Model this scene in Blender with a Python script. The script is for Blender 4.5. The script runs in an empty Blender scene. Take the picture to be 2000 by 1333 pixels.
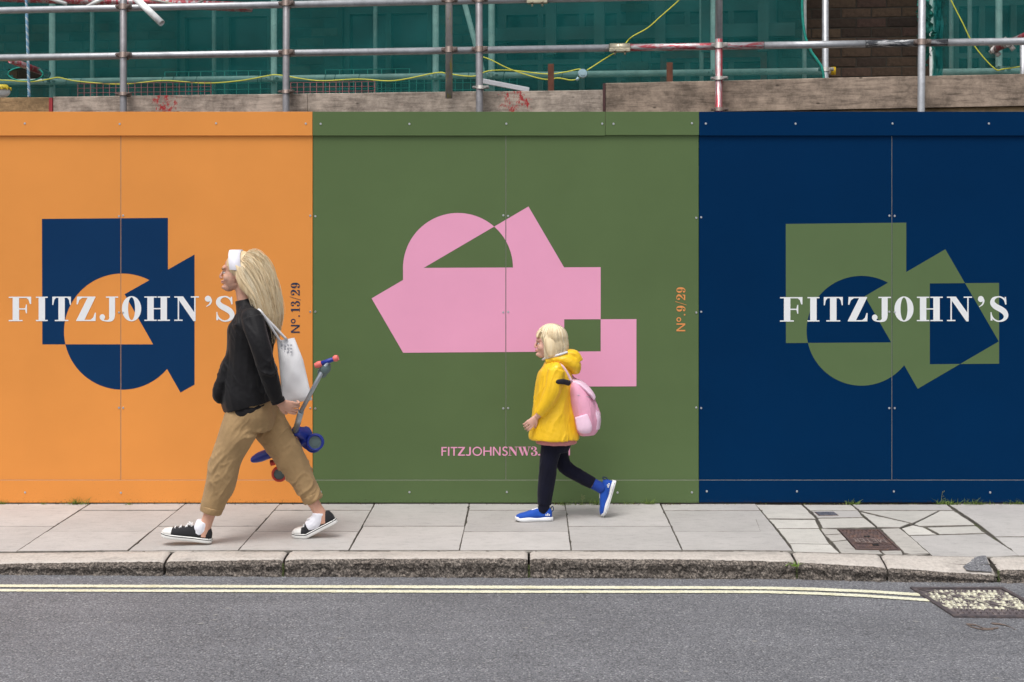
import bpy, bmesh, math, random
from mathutils import Vector, Matrix, noise
from mathutils.geometry import delaunay_2d_cdt
R = math.radians
random.seed(7)
rnd = random.Random(11)
scene = bpy.context.scene
COL = scene.collection

# ------------------------------------------------------------------ camera, sky, sun, exposure
FPX, CAMX, CAMZ, DIST, VPX, VPY = 2779.0, 0.113, 1.75, 9.0, 1035.0, 444.0
cam_data = bpy.data.cameras.new('camera'); cam = bpy.data.objects.new('camera', cam_data)
COL.objects.link(cam); scene.camera = cam
cam.location = (CAMX, -DIST, CAMZ); cam.rotation_euler = (R(90), 0, 0)
cam_data.sensor_width = 36; cam_data.lens = 36 * FPX / 2000
cam_data.shift_x = (1000 - VPX) / 2000; cam_data.shift_y = -(666.5 - VPY) / 2000
cam_data.clip_start = 0.1; cam_data.clip_end = 500

SUN_EL, SUN_AZ = 66, 205      # overcast: a high, very soft sun behind the viewer
world = bpy.data.worlds.new('World'); scene.world = world; world.use_nodes = True
wn = world.node_tree; wn.nodes.clear()
sky = wn.nodes.new('ShaderNodeTexSky'); sky.sky_type = 'NISHITA'; sky.sun_disc = False
sky.sun_elevation = R(SUN_EL); sky.sun_rotation = R(SUN_AZ); sky.air_density = 1.0; sky.dust_density = 4.0
hs = wn.nodes.new('ShaderNodeHueSaturation'); hs.inputs['Saturation'].default_value = 0.28
bg = wn.nodes.new('ShaderNodeBackground'); bg.inputs['Strength'].default_value = 0.15
wo = wn.nodes.new('ShaderNodeOutputWorld')
wn.links.new(sky.outputs[0], hs.inputs['Color']); wn.links.new(hs.outputs[0], bg.inputs['Color'])
wn.links.new(bg.outputs[0], wo.inputs['Surface'])
sd = bpy.data.lights.new('sun', 'SUN'); sd.energy = 1.5; sd.angle = R(24); sd.color = (1, .97, .93)
sun = bpy.data.objects.new('sun', sd); COL.objects.link(sun)
az = R(SUN_AZ); el = R(SUN_EL)
sdir = Vector((math.sin(az) * math.cos(el), math.cos(az) * math.cos(el), math.sin(el)))
sun.rotation_euler = sdir.to_track_quat('Z', 'Y').to_euler(); sun.location = (0, -6, 12)
scene.view_settings.view_transform = 'Standard'; scene.view_settings.look = 'None'
scene.view_settings.exposure = 0.20; scene.view_settings.gamma = 1.0
scene.view_settings.use_curve_mapping = False

# ------------------------------------------------------------------ measuring: photo point + depth -> metres
def P(px, py, Y=0.0):
    d = DIST + Y
    return Vector((CAMX + (px - VPX) * d / FPX, Y, CAMZ - (py - VPY) * d / FPX))
def G(px, py, z=0.0):
    return P(px, py, (CAMZ - z) * FPX / (py - VPY) - DIST)
YAW_T = 0.129                                   # the scaffold and house stand at a slight angle to the hoarding
def SP(px, py, off=0.0):
    a = (px - VPX) / FPX
    d = (9.534 + off) / (1 + YAW_T * a)
    return P(px, py, d - DIST)
YAW = math.atan(-YAW_T)
def interp(x, xs, ys):
    if x <= xs[0]: return ys[0]
    for i in range(len(xs) - 1):
        if x <= xs[i + 1]:
            t = (x - xs[i]) / (xs[i + 1] - xs[i]); return ys[i] + t * (ys[i + 1] - ys[i])
    return ys[-1]
YK = -1.485
def xk(px): return CAMX + (px - VPX) * (DIST + YK) / FPX
def zk(py): return CAMZ - (py - VPY) * (DIST + YK) / FPX
_rx = [xk(p) for p in (-400, 0, 600, 1000, 1557, 1735, 1951, 2400)]
_rz = [zk(p) for p in (1121, 1123, 1127, 1129, 1131.5, 1137, 1139, 1141)]
def road_z(x): return interp(x, _rx, _rz)
def GR(px, py, lift=0.0):
    z = -0.1; p = None
    for _ in range(8):
        p = G(px, py, z + lift); z = road_z(p.x)
    return Vector((p.x, p.y, z + lift))
_kx = [xk(p) for p in (-400, 0, 320, 600, 1000, 1400, 1557, 1735, 1945, 1960, 2400)]
_kz = [zk(p) for p in (1103, 1101, 1096.5, 1092, 1090, 1093, 1098, 1109, 1121, 1113, 1109)]
def kerb_z(x): return interp(x, _kx, _kz)
_px = [xk(p) for p in (-400, 0, 320, 1400, 1557, 1735, 1951, 2100, 2460)]
_pz = [-.010, -.008, 0, 0, -.004, -.018, -.031, -.030, -.020]
def pave_edge(x): return interp(x, _px, _pz)
def pave_z(x, y):
    t = max(0.0, min(1.0, (-y - 0.6) / 0.7)); return t * pave_edge(x)
def kerb_s(x, y):
    t = max(0.0, min(1.0, (-y - 1.325) / .15)); return pave_edge(x) * (1 - t) + kerb_z(x) * t

# ------------------------------------------------------------------ object helpers
def link(o): COL.objects.link(o); return o
def props(o, label=None, cat=None, group=None, kind=None):
    if label: o['label'] = label
    if cat: o['category'] = cat
    if group: o['group'] = group
    if kind: o['kind'] = kind
    return o
def thing(name, label, cat, loc=(0, 0, 0), group=None, kind=None):
    o = link(bpy.data.objects.new(name, None)); o.location = loc; o.empty_display_size = .1
    return props(o, label, cat, group, kind)
ABS = {}
def origin(o):
    return ABS.get(o.name, o.location.copy())
def attach(o, parent, wloc=None):
    """parent keeps only translations, so world placement is a plain difference"""
    w = Vector(wloc) if wloc is not None else Vector((0, 0, 0))
    if parent is not None:
        o.parent = parent; o.location = w - origin(parent)
    else: o.location = w
    ABS[o.name] = w
    return o
def mesh_obj(name, me, m=None, parent=None, wloc=None, smooth=False):
    if m is not None:
        for mm in (m if isinstance(m, (list, tuple)) else [m]): me.materials.append(mm)
    if smooth:
        for p in me.polygons: p.use_smooth = True
    o = link(bpy.data.objects.new(name, me))
    return attach(o, parent, wloc)
def obj(name, bm, m=None, parent=None, wloc=None, smooth=False):
    me = bpy.data.meshes.new(name); bm.normal_update(); bm.to_mesh(me); bm.free()
    return mesh_obj(name, me, m, parent, wloc, smooth)
def inst(name, me, parent, wloc, rot=None, scale=None):
    o = link(bpy.data.objects.new(name, me)); attach(o, parent, wloc)
    if rot is not None: o.rotation_euler = rot
    if scale is not None: o.scale = scale
    return o
def quad(bm, pts, mi=0):
    f = bm.faces.new([bm.verts.new(p) for p in pts]); f.material_index = mi; return f
def box(bm, x0, x1, y0, y1, z0, z1, mat=None, bevel=0.0):
    vs = [Vector((x, y, z)) for z in (z0, z1) for y in (y0, y1) for x in (x0, x1)]
    if mat is not None: vs = [mat @ v for v in vs]
    v = [bm.verts.new(p) for p in vs]
    fs = [bm.faces.new([v[i] for i in f]) for f in ((0, 2, 3, 1), (4, 5, 7, 6), (0, 1, 5, 4), (2, 6, 7, 3), (0, 4, 6, 2), (1, 3, 7, 5))]
    if bevel:
        es = list({e for f in fs for e in f.edges})
        bmesh.ops.bevel(bm, geom=es, offset=bevel, segments=1, affect='EDGES', profile=.5)
    return fs
def cyl(bm, a, b, r, seg=12, cap=True, r2=None):
    a = Vector(a); b = Vector(b); t = (b - a).normalized(); q = t.to_track_quat('Z', 'Y')
    rings = []
    for p, rr in ((a, r), (b, r if r2 is None else r2)):
        rings.append([bm.verts.new(p + q @ Vector((math.cos(k * math.tau / seg) * rr, math.sin(k * math.tau / seg) * rr, 0))) for k in range(seg)])
    for k in range(seg):
        f = bm.faces.new((rings[0][k], rings[0][(k + 1) % seg], rings[1][(k + 1) % seg], rings[1][k])); f.smooth = True
    if cap:
        bm.faces.new(rings[0][::-1]); bm.faces.new(rings[1])
def pipe(bm, a, b, r=.0242, wall=.004, seg=16):          # hollow scaffold tube
    a = Vector(a); b = Vector(b); t = (b - a).normalized(); q = t.to_track_quat('Z', 'Y')
    def ring(p, rr): return [bm.verts.new(p + q @ Vector((math.cos(k * math.tau / seg) * rr, math.sin(k * math.tau / seg) * rr, 0))) for k in range(seg)]
    A, B, C, D = ring(a, r), ring(b, r), ring(b, r - wall), ring(a, r - wall)
    for r0, r1 in ((A, B), (B, C), (C, D), (D, A)):
        for k in range(seg):
            f = bm.faces.new((r0[k], r0[(k + 1) % seg], r1[(k + 1) % seg], r1[k])); f.smooth = r0 in (A, C)
def cr(pts, n=6):
    """Catmull-Rom through tuples/vectors of any length"""
    pts = [tuple(p) for p in pts]; out = []
    Q = [pts[0]] + pts + [pts[-1]]
    for i in range(1, len(Q) - 2):
        for k in range(n):
            t = k / n
            out.append(tuple(.5 * (2 * b + (-a + c) * t + (2 * a - 5 * b + 4 * c - d) * t * t + (-a + 3 * b - 3 * c + d) * t ** 3) for a, b, c, d in zip(Q[i - 1], Q[i], Q[i + 1], Q[i + 2])))
    out.append(pts[-1]); return out
def sweep(bm, pts, r, seg=6, cap=True, taper=None):
    pts = [Vector(p) for p in pts]; rings = []; prev = None
    for i, p in enumerate(pts):
        t = (pts[min(i + 1, len(pts) - 1)] - pts[max(i - 1, 0)]).normalized()
        if prev is None:
            s = t.orthogonal().normalized()
        else:
            s = (prev - t * prev.dot(t)); s = s.normalized() if s.length > 1e-6 else t.orthogonal().normalized()
        prev = s; n = t.cross(s); rr = r * (taper(i / (len(pts) - 1)) if taper else 1)
        rings.append([bm.verts.new(p + (s * math.cos(k * math.tau / seg) + n * math.sin(k * math.tau / seg)) * rr) for k in range(seg)])
    for a, b in zip(rings, rings[1:]):
        for k in range(seg):
            f = bm.faces.new((a[k], a[(k + 1) % seg], b[(k + 1) % seg], b[k])); f.smooth = True
    if cap and seg > 2: bm.faces.new(rings[0][::-1]); bm.faces.new(rings[-1])

# planar shapes by ordered paint: '+' adds, '-' cuts, 'x' flips
def area(p): return sum(p[i][0] * p[(i + 1) % len(p)][1] - p[(i + 1) % len(p)][0] * p[i][1] for i in range(len(p))) / 2
def planar(ops):
    vs, fs = [], []
    for m, p in ops:
        if area(p) < 0: p = p[::-1]
        fs.append(list(range(len(vs), len(vs) + len(p)))); vs += [Vector((q[0], q[1])) for q in p]
    ov, oe, of, o1, o2, o3 = delaunay_2d_cdt(vs, [], fs, 0, 1e-6)
    keep = []
    for f, src in zip(of, o3):
        s = False
        for i in sorted(src):
            m = ops[i][0]; s = True if m == '+' else (False if m == '-' else not s)
        if s: keep.append(f)
    return ov, keep
def add_planar(bm, ops, fn, mi=0):
    ov, keep = planar(ops)
    vv = {}
    for f in keep:
        q = []
        for i in f:
            if i not in vv: vv[i] = bm.verts.new(fn(ov[i].x, ov[i].y))
            q.append(vv[i])
        ff = bm.faces.new(q); ff.material_index = mi
def ell(cx, cy, rx, ry, n=40, a0=0, a1=math.tau):
    return [(cx + rx * math.cos(a0 + (a1 - a0) * k / n), cy + ry * math.sin(a0 + (a1 - a0) * k / n)) for k in range(n + (0 if abs(a1 - a0 - math.tau) < 1e-6 else 1))]
def rc(x0, x1, y0, y1): return [(x0, y0), (x1, y0), (x1, y1), (x0, y1)]

# ------------------------------------------------------------------ materials
def srgb(r, g, b):
    return tuple(((c / 255) / 12.92 if c <= 10 else ((c / 255 + .055) / 1.055) ** 2.4) for c in (r, g, b))
def NM(name):
    m = bpy.data.materials.new(name); m.use_nodes = True; nt = m.node_tree; nt.nodes.clear()
    out = nt.nodes.new('ShaderNodeOutputMaterial'); b = nt.nodes.new('ShaderNodeBsdfPrincipled')
    nt.links.new(b.outputs[0], out.inputs[0]); return m, nt, b, out
def node(nt, t, **kw):
    n = nt.nodes.new(t)
    for k, v in kw.items(): setattr(n, k, v)
    return n
def coords(nt, scale=(1, 1, 1), kind='Object', rot=(0, 0, 0)):
    tc = nt.nodes.new('ShaderNodeTexCoord'); mp = nt.nodes.new('ShaderNodeMapping'); mp.inputs['Scale'].default_value = scale
    mp.inputs['Rotation'].default_value = rot
    nt.links.new(tc.outputs[kind], mp.inputs[0]); return mp.outputs[0]
def noi(nt, vec, scale, detail=4, rough=.6):
    n = nt.nodes.new('ShaderNodeTexNoise'); n.inputs['Scale'].default_value = scale; n.inputs['Detail'].default_value = detail
    n.inputs['Roughness'].default_value = rough; nt.links.new(vec, n.inputs['Vector']); return n.outputs['Fac']
def ramp(nt, fac, stops):
    r = nt.nodes.new('ShaderNodeValToRGB'); e = r.color_ramp.elements
    while len(e) < len(stops): e.new(.5)
    for i, (p, c) in enumerate(stops):
        e[i].position = p; e[i].color = (*c, 1) if not isinstance(c, (int, float)) else (c, c, c, 1)
    nt.links.new(fac, r.inputs[0]); return r.outputs[0]
def mix(nt, fac, a, b, mode='MIX'):
    m = nt.nodes.new('ShaderNodeMix'); m.data_type = 'RGBA'; m.blend_type = mode
    for s, v in ((0, fac), (6, a), (7, b)):
        if isinstance(v, (int, float)): m.inputs[s].default_value = v if s == 0 else (v, v, v, 1)
        elif isinstance(v, tuple): m.inputs[s].default_value = (*v, 1)
        else: nt.links.new(v, m.inputs[s])
    return m.outputs[2]
def math_(nt, op, a, b=0.0):
    m = nt.nodes.new('ShaderNodeMath'); m.operation = op
    for i, v in ((0, a), (1, b)):
        if isinstance(v, (int, float)): m.inputs[i].default_value = v
        else: nt.links.new(v, m.inputs[i])
    return m.outputs[0]
def bump(nt, b, h, strength=.3, dist=.003):
    n = nt.nodes.new('ShaderNodeBump'); n.inputs['Strength'].default_value = strength; n.inputs['Distance'].default_value = dist
    nt.links.new(h, n.inputs['Height']); nt.links.new(n.outputs[0], b.inputs['Normal'])
def M(name, c, rough=.6, var=.12, scale=6, bs=0, bscale=120, metal=0.0, spec=.5, stretch=(1, 1, 1), rand=0.0, bdist=.002):
    m, nt, b, out = NM(name); v = coords(nt, stretch)
    n = noi(nt, v, scale, 6)
    lo = tuple(x * (1 - var) for x in c); hi = tuple(min(1, x * (1 + var)) for x in c)
    colr = ramp(nt, n, [(.3, lo), (.7, hi)])
    if rand:
        oi = nt.nodes.new('ShaderNodeObjectInfo')
        k = ramp(nt, oi.outputs['Random'], [(0, 1 - rand), (1, 1 + 0 * rand)])
        colr = mix(nt, 1.0, colr, k, 'MULTIPLY')
    nt.links.new(colr, b.inputs['Base Color'])
    b.inputs['Roughness'].default_value = rough; b.inputs['Metallic'].default_value = metal
    b.inputs['Specular IOR Level'].default_value = spec
    if bs: bump(nt, b, noi(nt, v, bscale, 5), bs, bdist)
    return m

# ------------------------------------------------------------------ road
def asphalt():
    m, nt, b, out = NM('asphalt'); v = coords(nt)
    vo = node(nt, 'ShaderNodeTexVoronoi'); vo.inputs['Scale'].default_value = 125; nt.links.new(v, vo.inputs['Vector'])
    st = ramp(nt, vo.outputs['Distance'], [(0.0, 1.0), (.45, .82), (.8, .45)])
    sp = nt.nodes.new('ShaderNodeSeparateColor'); nt.links.new(vo.outputs['Color'], sp.inputs[0])
    tone = ramp(nt, sp.outputs[0], [(0, (.085, .085, .089)), (.5, (.112, .112, .117)), (.9, (.135, .135, .139)), (.98, (.20, .198, .195))])
    c = mix(nt, 1, tone, st, 'MULTIPLY')
    fine = ramp(nt, noi(nt, v, 260, 4, .7), [(.3, .72), (.7, 1.3)])
    c = mix(nt, 1, c, fine, 'MULTIPLY')
    big = ramp(nt, noi(nt, v, 1.3, 6, .7), [(.3, .84), (.7, 1.12)])
    c = mix(nt, 1, c, big, 'MULTIPLY')
    patch = ramp(nt, noi(nt, coords(nt, (.22, 2.6, 1)), 1.5, 4), [(.35, .90), (.65, 1.06)])
    c = mix(nt, 1, c, patch, 'MULTIPLY')
    oil = ramp(nt, noi(nt, v, 7, 5, .8), [(.27, .78), (.36, 1.0)]); c = mix(nt, 1, c, oil, 'MULTIPLY')
    c = mix(nt, 1, c, (1.92, 1.93, 1.99), 'MULTIPLY')
    nt.links.new(c, b.inputs['Base Color']); b.inputs['Roughness'].default_value = .82; b.inputs['Specular IOR Level'].default_value = .3
    h = math_(nt, 'SUBTRACT', noi(nt, v, 150, 3), vo.outputs['Distance'])
    bump(nt, b, h, .5, .003)
    return m
A_ASPH = asphalt()
bm = bmesh.new()
xs = [-40, -12, -6] + [-5 + .25 * i for i in range(45)] + [7, 12, 40]; ys = [-30, -14, -9, -7, -5, -4, -3, -2.4, -2, -1.8, -1.6, -1.45]
vv = [[bm.verts.new((x, y, road_z(x))) for x in xs] for y in ys]
for j in range(len(ys) - 1):
    for i in range(len(xs) - 1): bm.faces.new((vv[j][i], vv[j][i + 1], vv[j + 1][i + 1], vv[j + 1][i])).smooth = True
props(obj('road', bm, A_ASPH), 'grey worn asphalt carriageway in front of the kerb', kind='structure')
bm = bmesh.new(); quad(bm, [(-120, -60, -.45), (120, -60, -.45), (120, 120, -.45), (-120, 120, -.45)])
props(obj('ground', bm, M('soil', (.09, .075, .06), .95, .3, 2)), 'bare earth of the building site behind the hoarding', kind='structure')

# yellow double lines
def paint():
    m, nt, b, out = NM('line_paint'); v = coords(nt)
    n = ramp(nt, noi(nt, v, 9, 5, .7), [(.3, (.62, .59, .40)), (.5, (.76, .74, .56)), (.75, (.82, .80, .66))])
    w = ramp(nt, noi(nt, v, 120, 4, .8), [(.37, 0.0), (.45, 1.0)])
    c = mix(nt, w, (.26, .25, .20), n)
    nt.links.new(c, b.inputs['Base Color']); b.inputs['Roughness'].default_value = .7
    bump(nt, b, noi(nt, v, 130, 3), .5, .003); return m
A_PAINT = paint()
def line_strip(name, top, bot, label):
    rr = random.Random(len(label)); bm = bmesh.new(); prev = None
    px = top[0][0]
    T = [p[0] for p in top]; TY = [p[1] for p in top]; BY = [p[1] for p in bot]
    cuts = [(930, 22, .0012)]
    while px <= top[-1][0]:
        a = GR(px, interp(px, T, TY), .004); b_ = GR(px, interp(px, T, BY), .004)
        j = .0035
        a.y += rr.uniform(-j, j); b_.y += rr.uniform(-j, j)
        cur = (bm.verts.new(a), bm.verts.new(b_))
        if prev: bm.faces.new((prev[1], cur[1], cur[0], prev[0]))
        prev = cur; px += 3
    return props(obj(name, bm, A_PAINT), label, kind='structure')
X_ = [-300, 0, 600, 1000, 1400, 1500, 1600, 1700, 1797]
line_strip('road_marking', list(zip(X_, [1141, 1142, 1143.3, 1144.3, 1145.5, 1146.2, 1148.5, 1153, 1159])), list(zip(X_, [1146, 1147, 1148.5, 1150, 1150.5, 1151.5, 1154, 1158, 1164.5])), 'upper line of the pale yellow double lines, nearer the kerb')
X_[-1] = 1815
line_strip('road_marking', list(zip(X_, [1150, 1151, 1152.5, 1153.6, 1153.6, 1154, 1157, 1162, 1170])), list(zip(X_, [1154.5, 1155.5, 1157.3, 1158.3, 1158.5, 1159, 1162, 1167, 1175])), 'lower line of the pale yellow double lines, farther from the kerb')
line_strip('road_marking', [(2022, 1163), (2200, 1168)], [(2022, 1168.5), (2200, 1173.5)], 'short pale yellow line right of the road manhole cover')

# ------------------------------------------------------------------ pavement
def slabmat(name, c, var=.09, spot=.75):
    m, nt, b, out = NM(name); v = coords(nt)
    oi = nt.nodes.new('ShaderNodeObjectInfo')
    tone = ramp(nt, oi.outputs['Random'], [(0, .86), (1, 1.06)])
    n = ramp(nt, noi(nt, v, 3.2, 7, .65), [(.28, tuple(x * (1 - var) for x in c)), (.72, tuple(x * (1 + var) for x in c))])
    col = mix(nt, 1, n, tone, 'MULTIPLY')
    g = ramp(nt, noi(nt, v, 230, 3, .7), [(.3, .86), (.7, 1.1)]); col = mix(nt, 1, col, g, 'MULTIPLY')
    st = ramp(nt, noi(nt, coords(nt, (1, 2.2, 1)), 11, 6, .8), [(.52, 1.0), (.70, spot)]); col = mix(nt, 1, col, st, 'MULTIPLY')
    nt.links.new(col, b.inputs['Base Color']); b.inputs['Roughness'].default_value = .85; b.inputs['Specular IOR Level'].default_value = .3
    bump(nt, b, noi(nt, v, 140, 5), .35, .002); return m
A_SLAB = slabmat('paving_concrete', (.47, .45, .432))
A_SLABL = slabmat('paving_pale', (.54, .52, .48), .1)
A_SLABM = slabmat('paving_mortar', (.46, .435, .40), .14, .6)
def jointmat():
    m, nt, b, out = NM('joint_fill'); v = coords(nt)
    c = ramp(nt, noi(nt, v, 4, 5, .7), [(.35, (.045, .038, .032)), (.52, (.10, .088, .075)), (.62, (.06, .07, .022)), (.72, (.09, .105, .03))])
    nt.links.new(c, b.inputs['Base Color']); b.inputs['Roughness'].default_value = .95; bump(nt, b, noi(nt, v, 90, 4), .8, .006); return m
A_JOINT = jointmat()
A_SIDE = M('dirty_slab_edge', (.17, .155, .135), .95, .35, 20)
pav = thing('pavement', 'pale concrete flag pavement between the hoarding and the kerb', None, (0, -.7, 0), kind='structure')
bm = bmesh.new()
xs = [-30, -6] + [-5 + .2 * i for i in range(56)] + [8, 30]; ys = [.6, .02, -.3, -.7, -.85, -1.0, -1.15, -1.28, -1.325]
vv = [[bm.verts.new((x, y, pave_z(x, y) - .011)) for x in xs] for y in ys]
for j in range(len(ys) - 1):
    for i in range(len(xs) - 1): bm.faces.new((vv[j][i], vv[j + 1][i], vv[j + 1][i + 1], vv[j][i + 1])).smooth = True
obj('joint_bed', bm, A_JOINT, pav)
def inset(poly, d):
    """shrink a convex-ish ground polygon by d metres"""
    if area(poly) < 0: poly = poly[::-1]
    n = len(poly); out = []
    for i in range(n):
        a = Vector(poly[i - 1]); b = Vector(poly[i]); c = Vector(poly[(i + 1) % n])
        u = (b - a).normalized(); w = (c - b).normalized(); nu = Vector((-u.y, u.x)); nw = Vector((-w.y, w.x))
        k = nu + nw; L = 1 + nu.dot(nw)
        out.append(tuple(b + k * (d / max(L, .4))))
    return out
def slab(poly, m, gap=.0014, rough=0.0, lift=None, name='paving_slab', parent=pav, label=None, ygap=.0016):
    poly = inset(poly, gap)
    if name == 'paving_slab' and len(poly) == 4:
        cyy = sum(q[1] for q in poly) / 4; poly = [(x, y - math.copysign(ygap, y - cyy)) for x, y in poly]
    pts = []
    for i in range(len(poly)):                       # chipped, slightly wandering edges
        a = Vector(poly[i]); b = Vector(poly[(i + 1) % len(poly)]); n = max(2, int((b - a).length / .035)); t = (b - a).normalized(); q = Vector((-t.y, t.x))
        for k in range(n):
            p = a + (b - a) * (k / n)
            if k: p += q * (rnd.uniform(-1, 1) * (.0012 + rough) + (abs(rnd.gauss(0, .004)) if rnd.random() < .06 else 0))
            pts.append((p.x, p.y))
    dz = rnd.uniform(-.0015, .0015) if lift is None else lift; tx = rnd.uniform(-.003, .003); ty = rnd.uniform(-.003, .003)
    cx = sum(p[0] for p in pts) / len(pts); cy = sum(p[1] for p in pts) / len(pts)
    def top(x, y): return (x, y, pave_z(x, y) + dz + (x - cx) * tx + (y - cy) * ty)
    ip = inset(pts, .003)
    bm = bmesh.new()
    o1 = [bm.verts.new((x, y, top(x, y)[2] - .0035)) for x, y in pts]; o2 = [bm.verts.new(top(x, y)) for x, y in ip]
    o0 = [bm.verts.new((x, y, top(x, y)[2] - .03)) for x, y in pts]
    n = len(pts)
    for i in range(n):
        bm.faces.new((o0[i], o0[(i + 1) % n], o1[(i + 1) % n], o1[i])).material_index = 1; bm.faces.new((o1[i], o1[(i + 1) % n], o2[(i + 1) % n], o2[i])).material_index = 1
    try:
        ov, keep = planar([('+', [tuple(q) for q in ip])])
        mp = {}
        for i, v in enumerate(ov):
            best = min(o2, key=lambda q: (q.co.x - v.x) ** 2 + (q.co.y - v.y) ** 2)
            mp[i] = best if (best.co.x - v.x) ** 2 + (best.co.y - v.y) ** 2 < 1e-8 else bm.verts.new(top(v.x, v.y))
        for f in keep:
            q = [mp[i] for i in f]
            if len(set(q)) == 3:
                try: bm.faces.new(q)
                except ValueError: pass
    except Exception as e: print('slab', e)
    o = obj(name, bm, [m, A_SIDE], parent)
    if label: o['label'] = label
    return o
def gxy(px, py):
    z = 0
    for _ in range(4):
        p = G(px, py, z); z = pave_z(p.x, p.y)
    return (p.x, p.y)
XC = [P(p, 984, 0).x for p in (-760, -573, -386, -199, -11, 176, 362, 547, 732, 917, 1104, 1290, 1475)]
XR = [P(p, 984, 0).x for p in (1852, 2039, 2226, 2413, 2600)]
Y0, Y1 = .03, -1.292
RA = [Y0, -.206, -.817, Y1]; RB = [Y0, -.677, Y1]
cols = [(XC[i], XC[i + 1], RA if i % 2 else RB) for i in range(len(XC) - 1)]
cols = [(a, b, RA if k % 2 == (5 % 2) else RB) for k, (a, b, _) in enumerate(cols)]
cols += [(XR[i], XR[i + 1], [Y0, -.75, Y1] if i else [Y0, -.9, Y1]) for i in range(len(XR) - 1)]
for a, b, rows in cols:
    for y_, y2 in zip(rows, rows[1:]):
        sk = rnd.uniform(-.004, .004)
        slab([(a, y2), (b, y2), (b + sk, y_), (a + sk, y_)], A_SLAB)
def zz(l): return [gxy(1500 + x / 4, 960 + y / 4) for x, y in l]
BR = [([(-100, 104), (262, 104), (378, 213), (0, 213)], A_SLABL), ([(3, 218), (372, 222), (402, 287), (68, 288)], A_SLABL),
      ([(72, 291), (402, 291), (485, 411), (163, 406)], A_SLABL), ([(166, 410), (488, 415), (582, 504), (222, 504)], A_SLABL),
      ([(-98, 216), (2, 222), (84, 326), (-60, 330)], A_SLAB),
      ([(272, 104), (650, 104), (705, 148), (328, 150)], A_SLABL), ([(335, 154), (705, 152), (746, 204), (385, 209)], A_SLAB),
      ([(387, 213), (750, 207), (846, 281), (425, 287)], A_SLABL),
      ([(410, 292), (541, 297), (575, 332), (440, 340)], A_SLABM), ([(442, 344), (577, 336), (618, 380), (498, 392)], A_SLABM),
      ([(500, 396), (622, 384), (688, 458), (870, 462), (925, 515), (900, 545), (760, 520), (592, 506)], A_SLABM),
      ([(880, 464), (1042, 462), (1056, 500), (1062, 545), (908, 549), (936, 515)], A_SLABM),
      ([(878, 292), (1028, 288), (1150, 385), (1262, 485), (1120, 492), (1060, 478), (1046, 458)], A_SLABM),
      ([(1066, 500), (1130, 497), (1266, 490), (1300, 519), (1180, 530), (1070, 538)], A_SLABM),
      ([(655, 104), (1398, 104), (1450, 148), (713, 149)], A_SLAB),
      ([(722, 153), (1332, 153), (1215, 212), (1128, 250), (950, 208)], A_SLABL), ([(720, 162), (945, 214), (1110, 252), (1030, 284), (852, 281)], A_SLABL),
      ([(1345, 153), (1455, 153), (1620, 265), (1400, 268), (1180, 272), (1140, 258), (1222, 215)], A_SLABL),
      ([(1042, 290), (1130, 264), (1215, 282), (1325, 338), (1100, 342)], A_SLABL), ([(1240, 280), (1625, 270), (1700, 326), (1340, 334)], A_SLABL),
      ([(1105, 347), (1335, 341), (1702, 331), (1973, 500), (1600, 516), (1305, 521)], A_SLAB)]
for poly, m in BR:
    g = zz(poly)
    if area(g) < 0: g = g[::-1]
    g = [(a, max(b, -1.315)) for a, b in g]
    slab(g, m, .0010, .0018 if m is A_SLABM else .0008, ygap=-.0002)
# edge strip of old mortar between flags and kerb: irregular fillets
for px in range(-200, 2200, 96):
    a = gxy(px, 1078); b = gxy(px + 94, 1078); w = rnd.uniform(.010, .016)
    if rnd.random() < .35: continue
    slab([(a[0], -1.313), (b[0], -1.313), (b[0], -1.2935), (a[0], -1.2935)], A_SLABM, .001, .003, lift=-.003, name='mortar_fillet')

# iron covers in the pavement
def iron(name, c, rust, paintband=None):
    m, nt, b, out = NM(name); v = coords(nt)
    n = noi(nt, v, 30, 6, .7); col = ramp(nt, n, [(.3, tuple(x * .6 for x in c)), (.5, c), (.7, rust)])
    if paintband:
        y_a, y_b, slope, dens, tone = paintband
        sx = nt.nodes.new('ShaderNodeSeparateXYZ'); nt.links.new(v, sx.inputs[0])
        yy = math_(nt, 'ADD', sx.outputs[1], math_(nt, 'MULTIPLY', sx.outputs[0], slope))
        wob = math_(nt, 'MULTIPLY', math_(nt, 'SUBTRACT', noi(nt, v, 25, 4), .5), .05); yy = math_(nt, 'ADD', yy, wob)
        inb = math_(nt, 'MULTIPLY', math_(nt, 'GREATER_THAN', yy, y_a), math_(nt, 'LESS_THAN', yy, y_b))
        wear = ramp(nt, noi(nt, v, 22, 6, .75), [(dens, 0.0), (dens + .05, 1.0)])
        col = mix(nt, math_(nt, 'MULTIPLY', inb, wear), col, tone)
    nt.links.new(col, b.inputs['Base Color']); b.inputs['Roughness'].default_value = .62; b.inputs['Metallic'].default_value = .25
    bump(nt, b, noi(nt, v, 180, 4), .5, .002); return m
A_RUST = iron('rusty_iron', (.13, .09, .085), (.23, .13, .09))
A_IRONB = iron('worn_blue_iron', (.12, .13, .17), (.20, .19, .19))
def bilerp(c, u, v):
    a, b, c2, d = [Vector(q) for q in c]           # near-left, near-right, far-right, far-left
    return (a * (1 - u) + b * u) * (1 - v) + (d * (1 - u) + c2 * u) * v
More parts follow.
